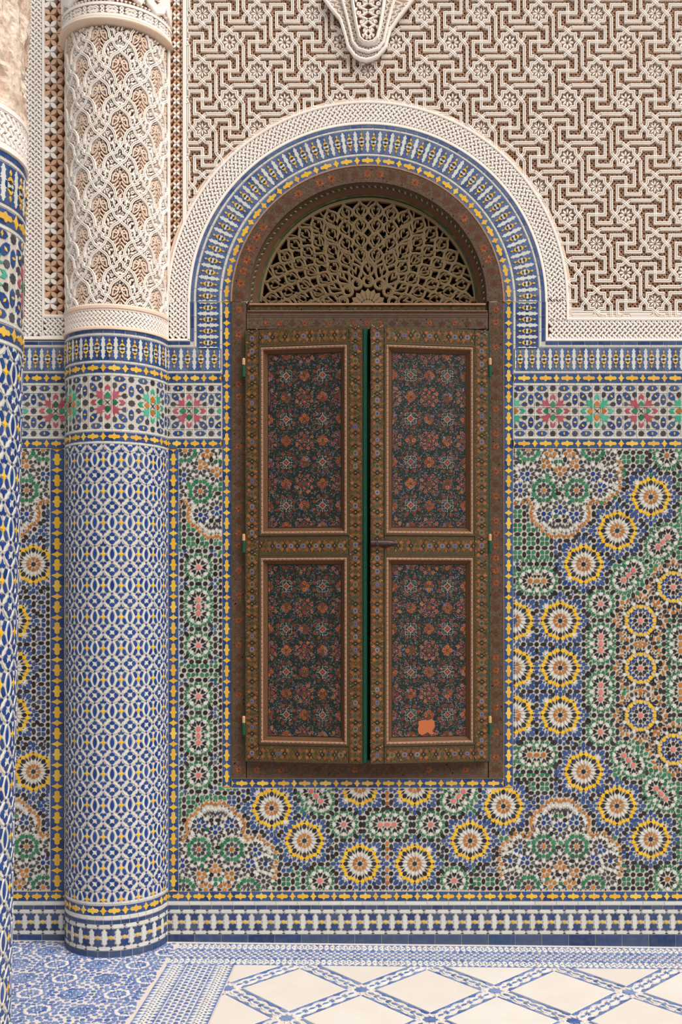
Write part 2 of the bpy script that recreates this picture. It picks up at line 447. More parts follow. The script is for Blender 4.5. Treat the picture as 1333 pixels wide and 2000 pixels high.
def band_base(emit, L, H=48.6, per=24.7):
    n = max(1, round(L / per)); P = L / n
    for i in range(n + 1):
        x = i * P + 2
        up = [(0, -8.8), (2.6, -6), (9.6, -6.4), (10, -4.2), (6.2, -1.2), (7.6, 4.6), (5.2, 6.8), (3.4, 6.6), (0, 5.0), (-3.4, 6.6), (-5.2, 6.8), (-7.6, 4.6), (-6.2, -1.2), (-10, -4.2), (-9.6, -6.4), (-2.6, -6)]
        q = clip([(x + a, 14.8 + b) for a, b in up], 0, 0, L, H); emit('blue_palmette_tile', q, 'navy', 0)
        q = clip([(x + a, 34.4 - b) for a, b in up], 0, 0, L, H); emit('blue_palmette_tile', q, 'navy', 0)
        emit('yellow_bead_tile', clip(oval(x, 24.6, 0, 9, 5), 0, 0, L, H), 'yellow', 1)
        for vv, sg in ((0.6, 1), (48.0, -1)):
            emit('black_peg_tile', clip([(x - 3, vv), (x + 3, vv), (x, vv + sg * 3.6)], 0, 0, L, H), 'navy', 0)
        if i == n: break
        xm = x + P / 2
        emit('white_bone_tile', clip([(xm, 10.2), (xm + 4, 13.6), (xm + 3.6, 17.4), (xm + 4.8, 21.8), (xm + 3.6, 24.6), (xm + 4.8, 27.4), (xm + 3.6, 31.8), (xm + 4, 35.6), (xm, 39), (xm - 4, 35.6), (xm - 3.6, 31.8), (xm - 4.8, 27.4), (xm - 3.6, 24.6), (xm - 4.8, 21.8), (xm - 3.6, 17.4), (xm - 4, 13.6)], 0, 0, L, H), 'white', 0)
        for v0, v1 in ((0.8, 7.2), (42, 48.2)):
            vm = (v0 + v1) / 2
            emit('white_link_tile', clip([(x + 1.2, vm), (x + 4, v0), (x + P - 4, v0), (x + P - 1.2, vm), (x + P - 4, v1), (x + 4, v1)], 0, 0, L, H), 'white', 0)

def emitter(T, place, h=0.0, swapm=None):
    def e(kind, p, m, layer):
        if swapm: m = swapm.get(m, m)
        if len(p) < 3: return
        q = [place(x, y) for x, y in p]
        T.add(kind, q, m, h, h + 1.0 + 0.55 * layer, 0.4)
    return e

# ------------------------------------------------------------------ rosette mosaic with an occupancy raster
class Field:
    """collects mosaic pieces in (u, v) drawing units; no piece is laid over another"""
    def __init__(self, u0, v0, u1, v1, rects, res=1.0):
        self.u0, self.v0 = u0, v0
        self.r = res
        self.W = int((u1 - u0) * res) + 2; self.H = int((v1 - v0) * res) + 2
        self.rects = rects
        self.occ = np.ones((self.H, self.W), bool)
        for a, b, c, d in rects:
            self.occ[max(0, int((b - v0) * res)):int((d - v0) * res), max(0, int((a - u0) * res)):int((c - u0) * res)] = False
        self.out = []
    def mask(self, p, grow=0.0):
        q = [((x - self.u0) * self.r, (y - self.v0) * self.r) for x, y in p]
        xs = [a for a, b in q]; ys = [b for a, b in q]
        x0, x1 = max(0, int(min(xs)) - 1), min(self.W, int(max(xs)) + 2)
        y0, y1 = max(0, int(min(ys)) - 1), min(self.H, int(max(ys)) + 2)
        if x1 <= x0 or y1 <= y0: return None
        X, Y = np.meshgrid(np.arange(x0, x1) + 0.5, np.arange(y0, y1) + 0.5)
        ins = np.zeros(X.shape, bool)
        n = len(q)
        for i in range(n):
            ax, ay = q[i - 1]; bx, by = q[i]
            if ay == by: continue
            c = ((ay > Y) != (by > Y)) & (X < (bx - ax) * (Y - ay) / (by - ay) + ax)
            ins ^= c
        return (slice(y0, y1), slice(x0, x1)), ins
    def put(self, p, m, over=0.34, keep=False):
        r = self.mask(p)
        if r is None: return False
        sl, ins = r
        tot = ins.sum()
        if tot == 0: return False
        hit = (self.occ[sl] & ins).sum()
        if hit > tot * (over if not keep else 0.999): return False
        cx = sum(a for a, b in p) / len(p); cy = sum(b for a, b in p) / len(p)
        ok = lambda x, y: any(a <= x <= c and b <= y <= d for a, b, c, d in self.rects)
        if not all(ok(x, y) for x, y in p):
            best = None
            for a, b, c, d in self.rects:
                q = clip(p, a, b, c, d)
                if len(q) > 2 and (best is None or abs(area2(q)) > abs(area2(best))): best = q
            if best is None or abs(area2(best)) < 5: return False
            p = best
        self.occ[sl] |= ins
        self.out.append((p, m))
        return True
    def fill(self, shapes):
        """greedy packing of small pieces into what is left; shapes: list of (clear radius, maker(cx, cy) -> (poly, material))"""
        for rad, mk in shapes:
            R = int(math.ceil(rad * self.r))
            yy, xx = np.mgrid[-R:R + 1, -R:R + 1]
            disc = (xx * xx + yy * yy) <= (rad * self.r) ** 2
            K = np.zeros((self.H, self.W)); K[:2 * R + 1, :2 * R + 1] = disc
            cv = np.fft.irfft2(np.fft.rfft2(self.occ.astype(float)) * np.fft.rfft2(K), s=(self.H, self.W))
            cv = np.roll(cv, (-R, -R), (0, 1))
            ys, xs = np.nonzero(cv < 0.5)
            for y, x in zip(ys, xs):
                if y < R or x < R or y + R >= self.H or x + R >= self.W: continue
                w = self.occ[y - R:y + R + 1, x - R:x + R + 1]
                if (w & disc).any(): continue
                p, m = mk(self.u0 + (x + 0.5) / self.r, self.v0 + (y + 0.5) / self.r)
                w |= disc
                if p is not None: self.out.append((p, m))

def P_(r, deg): return r * cos(radians(deg)), r * sin(radians(deg))

class Mosaic:
    def __init__(self, field, pal=None):
        self.F = field; self.pal = pal or {}
        self.later = []; self.seeds = []
    def c(self, m): return self.pal.get(m, m)
    def put(self, p, m, **k):
        cx = sum(a for a, b in p) / len(p); cy = sum(b for a, b in p) / len(p)
        g = 1.09
        self.F.put([(cx + (a - cx) * g, cy + (b - cy) * g) for a, b in p], self.c(m), **k)
    def yellow(self, x, y):
        F = self.put; self.seeds.append((x, y, 'blue'))
        F(oct_(x, y, 4.4), 'black')
        for k in range(8):
            a = 45 * k; d = radians(a)
            cx, cy = P_(10.6, a); F(dart(x + cx, y + cy, d, 10, 7.4), 'ochre')
            cx, cy = P_(27.2, a); F(drop(x + cx, y + cy, d + pi, 9.6, 8.2), 'black')
            cx, cy = P_(36.2, a); F(xf([(-0.5, 0), (0.5, 0.5), (0.5, -0.5)], x + cx, y + cy, d, 3, 5), 'black')
            for sg in (-1, 1):
                cx, cy = P_(19.6, a + sg * 11.25); F(rhomb(x + cx, y + cy, radians(a + sg * 11.25), 13, 5.4), 'white')
                cx, cy = P_(25.6, a + sg * 15.5); F(rhomb(x + cx, y + cy, radians(a + sg * 8), 10.5, 3.7), 'black')
                cx, cy = P_(34.0, a + sg * 8.6); F(xf([(-0.5, 0), (-0.1, 0.5), (0.5, 0.4), (0.36, 0), (0.5, -0.34), (-0.1, -0.5)], x + cx, y + cy, radians(a + sg * 12), 8.6, 8.2), 'lemon')
            cx, cy = P_(32.4, a + 22.5); F(xf([(-0.5, 0), (0, 0.5), (0.5, 0.3), (0.2, 0), (0.5, -0.3), (0, -0.5)], x + cx, y + cy, radians(a + 22.5), 9.5, 7.4), 'lemon')
        self.later.append((self.yellow_cell, (x, y)))
    def yellow_cell(self, x, y):
        F = self.put
        for q in range(4):
            for sg in (-1, 1):
                def T(px, py):
                    py = sg * py
                    for _ in range(q): px, py = -py, px
                    return x + px, y + py
                def A(p, pa, m, L, W, f):
                    cx, cy = T(*p); tx, ty = T(p[0] + cos(radians(pa)), p[1] + sin(radians(pa)))
                    F(f(cx, cy, atan2(ty - cy, tx - cx), L, W), m)
                A((38.6, 10.6), 15, 'blue', 8.5, 6.4, dart)
                A((35.4, 19.6), 20, 'blue', 9, 7, drop)
                A((38.4, 27.4), 200, 'blue', 9, 7.4, drop)
                A((36.2, 36.2), 45, 'blue', 12.5, 8, oval)
                A((46, 8), 90, 'blue', 8.6, 6.8, drop)
                A((27.5, 27.5), 45, 'white', 10, 8, dart3)
                cx, cy = T(46, 19.2); F(oct_(cx, cy, 4.4), 'black')
                cx, cy = T(46, 46); F(oct_(cx, cy, 4.4), 'black')
                A((46, 32.6), 90, 'black', 12.5, 7.2, oval)
                A((53, 14.5), 45, 'black', 11, 7, oval)
            A((52, 0), 0, 'blue', 11, 7.2, oval)
    def green(self, x, y, mid='pink'):
        F = self.put; self.seeds.append((x, y, 'green'))
        F(oct_(x, y, 4.7), mid)
        for k in range(8):
            a = 45 * k; d = radians(a)
            cx, cy = P_(11.6, a); F(dart(x + cx, y + cy, d, 9.6, 8), 'black')
            cx, cy = P_(19.4, a); F(drop(x + cx, y + cy, d, 8, 7.6), 'white')
            for sg in (-1, 1):
                cx, cy = P_(25.4, a + sg * 10.6); F(dart(x + cx, y + cy, radians(a + sg * 10 + 180), 8.6, 7.4), 'green')
        self.later.append((self.ring, (x, y, 33, 32, 0)))
    def green2(self, x, y, ang, mid='pink'):
        F = self.put; d = radians(ang); self.seeds.append((x, y, 'green'))
        ex, ey = cos(d) * 13.2, sin(d) * 13.2
        for sg in (-1, 1): F(oct_(x + sg * ex, y + sg * ey, 4.7), mid)
        F(oval(x, y, d, 12, 7), mid)
        pts = []
        for sg in (1, -1):
            for k in (-2, -1, 0, 1, 2):
                a = d + (0 if sg > 0 else pi) + k * pi / 4.3
                cx, cy = x + sg * ex, y + sg * ey
                F(dart(cx + 11.6 * cos(a), cy + 11.6 * sin(a), a, 9.6, 7.8), 'black')
                F(drop(cx + 19.4 * cos(a), cy + 19.4 * sin(a), a, 8, 7.4), 'white')
                for s2 in (-1, 1):
                    a2 = a + s2 * radians(10.6)
                    F(dart(cx + 25.4 * cos(a2), cy + 25.4 * sin(a2), a2 + pi, 8.6, 7.2), 'green')
        for sg in (1, -1):
            a = d + sg * pi / 2
            F(dart(x + 9 * cos(a) - 3.6 * cos(d), y + 9 * sin(a) - 3.6 * sin(d), a, 7, 5.6), 'black')
            F(dart(x + 9 * cos(a) + 3.6 * cos(d), y + 9 * sin(a) + 3.6 * sin(d), a, 7, 5.6), 'black')
            F(drop(x + 19.4 * cos(a), y + 19.4 * sin(a), a, 8, 6.6), 'white')
            F(dart(x + 25.6 * cos(a), y + 25.6 * sin(a), a + pi, 8.6, 7), 'green')
        if abs(ang - 90) < 1: self.later.append((self.ring, (x, y, 33, 45.5, 1)))
        elif abs(ang) < 1: self.later.append((self.ring, (x, y, 45.5, 33, 2)))
    def ring(self, x, y, w, h, mode):
        F = self.put
        ov = lambda cx, cy, a: F(oval(cx, cy, radians(a), 12.4, 7.2), 'black')
        oc = lambda cx, cy: F(oct_(cx, cy, 4.5), 'black')
        for s in (-1, 1):
            ys = (-26.5, 0, 26.5) if mode == 1 else (-13, 13)
            for t in ys: oc(x + s * w, y + t)
            for t in ((-13.2, 13.2) if mode == 1 else (0,)): ov(x + s * w, y + t, 90)
            xs = (-26.5, 0, 26.5) if mode == 2 else (-13.4, 13.4)
            for t in xs: oc(x + t, y + s * h)
            for t in ((-13.2, 13.2) if mode == 2 else (0,)): ov(x + t, y + s * h, 0)
            for s2 in (-1, 1):
                ov(x + s * (w - 9.6), y + s2 * (h - 9.6), 45 * s * s2)
                F(drop(x + s * w, y + s2 * (h - 7.5), -s2 * pi / 2, 7.6, 6.4), 'blue')
                F(drop(x + s * (w - 7.5), y + s2 * h, 0 if s < 0 else pi, 7.6, 6.4), 'blue')
    def pinkstar(self, x, y):
        F = self.put; self.seeds.append((x, y, 'ochre'))
        F(oct_(x, y, 4.7), 'pink')
        for k in range(8):
            a = 45 * k; d = radians(a)
            cx, cy = P_(10.6, a); F(drop(x + cx, y + cy, d + pi, 7.6, 6.8), 'black')
            cx, cy = P_(19.4, a); F(drop(x + cx, y + cy, d + pi, 7.6, 6.6), 'deep')
            cx, cy = P_(27.0, a); F(xf([(-0.5, 0.3), (-0.5, -0.3), (0, -0.5), (0.5, -0.4), (0.2, 0), (0.5, 0.4), (0, 0.5)], x + cx, y + cy, d, 8.6, 7.4), 'lemon')
            cx, cy = P_(34.2, a); F(dart(x + cx, y + cy, d + pi, 8.6, 6.4), 'black')
            cx, cy = P_(21.8, a + 22.5); F(xf([(0.5, 0), (-0.2, 0.5), (-0.5, 0.45), (-0.1, 0), (-0.5, -0.45), (-0.2, -0.5)], x + cx, y + cy, radians(a + 22.5) + pi, 6, 11), 'deep')
            for sg in (-1, 1):
                cx, cy = P_(28.6, a + sg * 14.6); F(rhomb(x + cx, y + cy, radians(a + sg * 3), 10.5, 4.2), 'lemon')
                cx, cy = P_(33.4, a + sg * 11.6); F(dart(x + cx, y + cy, radians(a + sg * 34) + pi, 8, 5.6), 'black')
                cx, cy = P_(45.6, a + sg * 11.5); F(rhomb(x + cx, y + cy, radians(a + sg * 11.5 + 90 - sg * 32), 12.5, 4.8), 'ochre')
            cx, cy = P_(34.4, a + 22.5); F(drop(x + cx, y + cy, radians(a + 22.5), 7, 7), 'white')
            cx, cy = P_(50.5, a); F(drop(x + cx, y + cy, d, 8, 7), 'ochre')
    def leafy(self, x, y):
        F = self.put
        F(oct_(x, y, 4.2), 'ochre')
        for k in range(8):
            a = 45 * k; d = radians(a)
            cx, cy = P_(9.8, a); F(drop(x + cx, y + cy, d + pi, 7.8, 7), 'slate')
            cx, cy = P_(18.4, a); F(drop(x + cx, y + cy, d + pi, 7.6, 6.8), 'green')
            cx, cy = P_(21.6, a + 22.5); F(dart3(x + cx, y + cy, radians(a + 22.5), 9.6, 9.4), 'green')
    def small(self, x, y, mid, hot=None, ang=0):
        F = self.put
        F(oct_(x, y, 4.2), mid)
        for k in range(8):
            a = 45 * k; d = radians(a)
            near = hot and abs(((a - ang + 180) % 360) - 180) < 60
            m = hot if near else 'slate'
            cx, cy = P_(11, a)
            F(drop(x + cx, y + cy, d + pi, 8.4, 7) if k % 2 else dart(x + cx, y + cy, d, 9, 7.2), m)
            cx, cy = P_(18.4, a); F(drop(x + cx, y + cy, d, 7, 6), 'white')
    CLOUD = [(-95, 20), (-88, 25), (-80, 20), (-73, 23), (-64, 18), (-59, 26), (-54, 34.5), (-56.5, 43), (-56.5, 51), (-54, 59), (-47, 66), (-39, 71), (-34, 79), (-25, 86.5), (-17, 90.5), (-8, 90.5), (0, 88), (8, 90.5), (17, 90.5), (25, 86.5), (34, 79), (39, 71), (47, 66), (54, 59), (56.5, 51), (56.5, 43), (54, 34.5), (59, 26), (64, 20), (73, 22), (80, 19), (88, 25), (95, 16), (103, 10), (112, 4), (118, -6), (114, -16), (119, -25), (114, -34), (120, -44), (116, -55), (108, -64), (106, -74)]
    def cloud(self, ax, yg, sg):
        """lobed field of small rosettes; sg = 1 hangs from the top border, -1 stands on the bottom one"""
        for x in (-32.2, 32.2): self.leafy(ax + x, yg)
        for x in (-62, 64.4): self.leafy(ax + x, yg - sg * 80)
        self.small(ax, yg + sg * 33, 'deep', 'deep', 90 * sg)
        for x in (-32.2, 32.2): self.small(ax + x, yg + sg * 46, 'deep', 'deep', 40 * sg if x < 0 else 140 * sg)
        for s in (-1, 1):
            self.small(ax + s * 64, yg - sg * 32, 'deep', 'deep', 140 * sg if s < 0 else 40 * sg)
            self.small(ax + s * 78, yg, 'deep', 'deep', -120 * sg if s < 0 else -60 * sg)
            self.small(ax + s * 32.2, yg - sg * 47, 'ochre', 'ochre', -40 * sg if s < 0 else -140 * sg)
            self.small(ax + s * 18.6, yg - sg * 79, 'ochre', 'ochre', 90 * sg)
            self.small(ax + s * 98, yg - sg * 28, 'deep')
            self.small(ax + s * 94, yg - sg * 62, 'slate')
        self.small(ax, yg - sg * 32, 'ochre', 'ochre', -90 * sg)
        C = self.CLOUD; pts = C + [(-x, y) for x, y in C if x > 100]
        for x, y in pts:
            a = atan2(y, x * 0.8)
            self.put(dart(ax + x, yg + sg * y, sg * a + pi, 8.6, 7.4), 'ochre')
        for i, (x, y) in enumerate(pts):
            r = sqrt(x * x + y * y) or 1; k = (r - 11) / r
            self.put(dart(ax + x * k, yg + sg * y * k, sg * atan2(y, x) + pi, 8, 6), 'white')
            k = (r - 20) / r
            self.put(dart(ax + x * k, yg + sg * y * k, sg * atan2(y, x), 9, 6.4), 'slate')
        self.seeds.append((ax, yg - sg * 20, 'cloud')); self.seeds.append((ax - 70, yg - sg * 30, 'cloud')); self.seeds.append((ax + 70, yg - sg * 30, 'cloud'))
    def lattice(self, seeds):
        pt = 26.6; F = self.F
        def near(x, y):
            return min(seeds, key=lambda s: (s[0] - x) ** 2 + (s[1] - y) ** 2)[2]
        for a0, b0, a1, b1 in F.rects:
            i0, j0 = int(a0 / pt) - 1, int(b0 / pt) - 1
            for i in range(i0, int(a1 / pt) + 2):
                for j in range(j0, int(b1 / pt) + 2):
                    x, y = i * pt + 14, j * pt + 6
                    self.put(oct_(x, y, 4.4), 'black', over=0.12)
                    self.put(oval(x + pt / 2, y, 0, 12, 7), 'black', over=0.12); self.put(oval(x, y + pt / 2, pi / 2, 12, 7), 'black', over=0.12)
                    k = near(x + pt / 2, y + pt / 2); m = 'green' if k in ('green', 'cloud') else ('blue' if k == 'blue' else 'black')
                    for q in range(4):
                        t = pi / 4 + q * pi / 2
                        self.put(drop(x + pt / 2 + 6.2 * cos(t), y + pt / 2 + 6.2 * sin(t), t + pi, 9, 7.4), m, over=0.12)
    def finish(self, dense=True):
        for f, a in self.later: f(*a)
        seeds = self.seeds
        if dense: self.lattice(seeds)
        def near(x, y):
            best = min(seeds, key=lambda s: (s[0] - x) ** 2 + (s[1] - y) ** 2) if seeds else (0, 0, 'blue')
            k = best[2]
            return {'cloud': 'slate', 'ochre': 'slate'}.get(k, k), atan2(y - best[1], x - best[0])
        c = self.c
        def f1(x, y): return oct_(x, y, 4.5), c('black')
        def f2(x, y):
            m, a = near(x, y); return drop(x, y, a, 9.4, 7.4), c(m)
        def f3(x, y):
            m, a = near(x, y); return drop(x, y, a + pi, 7.4, 5.8), c(m)
        def f4(x, y):
            m, a = near(x, y); return rhomb(x, y, a, 6.0, 3.6), c('black' if m == 'ochre' else m)
        def f5(x, y): return (oct_(x, y, 1.4, n=5), c('black')) if RND.random() < 0.5 else (None, None)
        if not dense:
            self.F.fill([(6.0, f2), (4.6, f3)]); return
        self.F.fill([(6.4, f1), (5.0, f2), (3.9, f3), (2.9, f4), (2.3, f5)])

# ------------------------------------------------------------------ the back wall
TOP = -90.0
U0, U1 = -420.0, 1800.0
D = -13.0                      # depth of the carved ground behind the tile face
def arcpts(r, n=48, a0=pi, a1=0.0, cx=ACX, cy=ACY):
    return [(cx + r * cos(a0 + (a1 - a0) * i / n), cy - r * sin(a0 + (a1 - a0) * i / n)) for i in range(n + 1)]

WB = MB()
# carved ground behind the stucco, with the window opening left out
hole = [(452.5, 640)] + arcpts(266) + [(984.5, 640)]
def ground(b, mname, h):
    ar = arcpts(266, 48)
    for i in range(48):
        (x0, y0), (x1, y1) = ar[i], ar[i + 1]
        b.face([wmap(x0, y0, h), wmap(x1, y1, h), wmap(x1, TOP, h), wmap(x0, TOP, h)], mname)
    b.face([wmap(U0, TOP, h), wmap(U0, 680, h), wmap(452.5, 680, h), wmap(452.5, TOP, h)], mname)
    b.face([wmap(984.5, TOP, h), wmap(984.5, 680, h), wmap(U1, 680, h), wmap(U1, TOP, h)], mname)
ground(WB, 'shaded_stain', D)
# tile bed: three blocks round the window and the arch ring
WB.box(wmap, U0, 666, 452.5, V0 + 25, -120, 0, 'grout', 0)
WB.box(wmap, 984.5, 666, U1, V0 + 25, -120, 0, 'grout', 0)
WB.box(wmap, 452.5, 1520, 984.5, V0 + 25, -120, 0, 'grout', 0)
for a, b_ in ((372, 452.5), (984.5, 1065)):
    WB.box(wmap, a, 590, b_, 666, -120, 0, 'grout', 0)
ri, ro = arcpts(266, 60), arcpts(346.5, 60)
for i in range(60):
    WB.prism(wmap, [ri[i], ri[i + 1], ro[i + 1], ro[i]], -120, 0, 'grout', 0)
wall = WB.build('wall_back')
tag(wall, 'tall courtyard wall of carved stucco above coloured mosaic tiling', kind='structure')

T = Tiles(wmap)
def hband(f, u0, u1, v0, H, **k):
    f(emitter(T, lambda x, y: (u0 + x, v0 + y), swapm={'blue': 'dusty'} if f is band_finial else None), u1 - u0, H, **k)
def vband(f, v0, v1, u0, H, **k):
    f(emitter(T, lambda x, y: (u0 + y, v0 + x)), v1 - v0, H, **k)

ULEFT, URIGHT = -60.0, 1425.0
segs = [(ULEFT, 129), (329, 372)]                 # stretches left of the window at finial height
# horizontal courses ------------------------------------------------
for a, b_ in ((ULEFT, 129), (328, 372), (1066, URIGHT)):
    hband(lambda e, L, H: band_strip(e, L, H, 26, 'blue_course_tile', 'blue'), a, b_, 667, 6.6)
for a, b_ in ((ULEFT, 129), (328, 379), (1058, URIGHT)):
    hband(lambda e, L, H: band_strip(e, L, H, 30, 'white_course_tile', 'white'), a, b_, 674.4, 3.6)
for a, b_ in ((ULEFT, 129), (328, 432), (1005, URIGHT)):
    hband(band_finial, a, b_, 679, 45.6)
    hband(lambda e, L, H: band_strip(e, L, H, 30, 'white_course_tile', 'white'), a, b_, 725.2, 3.8)
for a, b_ in ((ULEFT, 129), (328, 434), (1003, URIGHT)):
    hband(band_yellow, a, b_, 729.6, 18.4)
    hband(band_yellow, a, b_, 857.6, 17.6)
for a, b_ in ((ULEFT, 129), (328, 433), (1004, URIGHT)):
    hband(lambda e, L, H: band_strip(e, L, H, 30, 'white_course_tile', 'white'), a, b_, 748.6, 4.2)
    hband(lambda e, L, H: band_strip(e, L, H, 30, 'white_course_tile', 'white'), a, b_, 852.6, 4.2)
hband(band_star, 1005, URIGHT, 753.2, 98.8, start=0, u_first=1080.8 - 1005)
hband(band_star, 328, 432, 753.2, 98.8, start=0, u_first=370 - 328)
hband(band_star, ULEFT, 129, 753.2, 98.8, start=0, u_first=109 - ULEFT)
for a, b_ in ((ULEFT, 129), (328, URIGHT)):
    hband(band_yellow, a, b_, 1741, 18.8)
    hband(lambda e, L, H: band_strip(e, L, H, 42, 'white_course_tile', 'white'), a, b_, 1760.4, 7.4)
    hband(lambda e, L, H: band_strip(e, L, H, 21.4, 'blue_course_tile', 'navy'), a, b_, 1768.4, 7.6)
    hband(band_base, a, b_, 1776.2, 48.4)
    hband(lambda e, L, H: band_strip(e, L, H, 51.3, 'blue_base_tile', 'navy'), a, b_, 1825.2, 32)
# vertical courses --------------------------------------------------
vband(band_yellow, 877, 1741, 98.5, 27)
vband(band_yellow, 877, 1741, 329, 20)
vband(band_yellow, 590, 1537, 434.5, 17.6)
vband(band_yellow, 590, 1537, 985, 18)
hband(band_yellow, 452, 985, 1521, 17.4)
for u in (430.2, 1003.6):
    vband(lambda e, L, H: band_strip(e, L, H, 30, 'white_course_tile', 'white'), 590, 729, u, 3.8)
vband(band_finial, 590, 681, 384.4, 45.4)
vband(band_finial, 590, 681, 1007.6, 45.4)
vband(lambda e, L, H: band_strip(e, L, H, 30, 'white_course_tile', 'white'), 590, 678, 379.6, 4)
vband(lambda e, L, H: band_strip(e, L, H, 30, 'white_course_tile', 'white'), 590, 678, 1054, 4)
vband(lambda e, L, H: band_strip(e, L, H, 26, 'blue_course_tile', 'blue'), 590, 667, 372.4, 6.6)
vband(lambda e, L, H: band_strip(e, L, H, 26, 'blue_course_tile', 'blue'), 590, 667, 1058.4, 6.6)
# courses round the arch --------------------------------------------
def aband(f, r0, H, sc, **k):
    rm = r0 + H / 2
    L = pi * rm
    def place(x, y):
        th = pi - x / rm; r = r0 + H - y
        return (ACX + r * cos(th), ACY - r * sin(th))
    f(emitter(T, place, swapm={'blue': 'dusty'}), L, H, **k)
aband(band_yellow, 267, 18.2, 1)
aband(lambda e, L, H: band_strip(e, L, H, 24, 'white_course_tile', 'white'), 285.6, 3.8, 1)
aband(band_finial, 290, 45.4, 1)
aband(lambda e, L, H: band_strip(e, L, H, 26, 'white_course_tile', 'white'), 335.8, 3.8, 1)
aband(lambda e, L, H: band_strip(e, L, H, 22, 'blue_course_tile', 'blue'), 340, 6.4, 1)

# rosette panels ----------------------------------------------------
F = Field(-70, 870, 1430, 1745, [(1003.5, 876.5, 1425, 1740), (349.6, 1539, 1003.5, 1740), (349.6, 876.5, 434, 1539), (-60, 876.5, 97.5, 1740)])
Q = Mosaic(F)
def right_panel(ax):
    for dx, y in ((177, 970.5), (111.5, 1036.5), (45.5, 1102), (0, 1212.5), (-91, 1212.5), (0, 1304.5), (-91, 1304.5), (0, 1396.5), (-91, 1396.5), (45.5, 1507), (111, 1574), (177, 1639)):
        if dx < 0 and ax < 500: continue
        Q.yellow(ax + dx, y)
    if ax > 500:
        for dx, y in ((157, 1212), (157, 1305), (157, 1397.5), (221, 1146.5), (221, 1463.5)): Q.pinkstar(ax + dx, y)
        for dx, y, a, m in ((133.5, 1123.5, -45, 'pink'), (201, 1058.5, -45, 'pink'), (79.5, 1257, 90, 'pink'), (79.5, 1351.5, 90, 'pink'), (133.5, 1485, 45, 'pink'), (197, 1550, 45, 'pink'), (-45.5, 1134.5, 0, 'ochre'), (-46, 1474.5, 0, 'ochre'), (235.5, 1258, 90, 'ochre'), (235.5, 1351, 90, 'ochre'), (268, 990, -45, 'pink'), (268, 1620, 45, 'pink')):
            Q.green2(ax + dx, y, a, m)
        for dx, y, m in ((79, 1179, 'pink'), (79, 1429.5, 'pink'), (208.5, 889.5, 'ochre'), (210, 1717, 'ochre')): Q.green(ax + dx, y, m)
    Q.cloud(ax, 957.5, 1); Q.cloud(ax, 1653, -1)
right_panel(1095)
right_panel(20)
for x, y in ((531, 1578.5), (595, 1642), (703.5, 1687), (703.5, 1535), (810.5, 1687), (810.5, 1535), (919, 1642), (984, 1574.5)): Q.yellow(x, y)
for x, y, a in ((617.5, 1555, 45), (896.5, 1555, -45), (757, 1610.5, 0)): Q.green2(x, y, a)
for x, y in ((672, 1610.5), (842, 1610.5), (626, 1720), (888, 1720)): Q.green(x, y)
for y in (1108, 1260.5, 1360, 1514): Q.green(388, y)
for y in (1184.5, 1437): Q.green2(388, y, 90)
Q.cloud(424, 959.5, 1); Q.cloud(421, 1659, -1)
for v in (1549, 1559, 1570, 1648, 1659, 1675, 1699, 1714, 1725): Q.put(drop(757, v, pi / 2, 9, 7), 'ochre')
for y in range(1095, 1535, 13): F.put(oct_(431, y, 4.2) if (y // 13) % 2 else oval(431, y, pi / 2, 12, 6.6), 'black')
Q.finish()
for p, m in F.out: T.add('mosaic_tile', p, m, 0, 1.0, 0.35)
T.finish(wall)

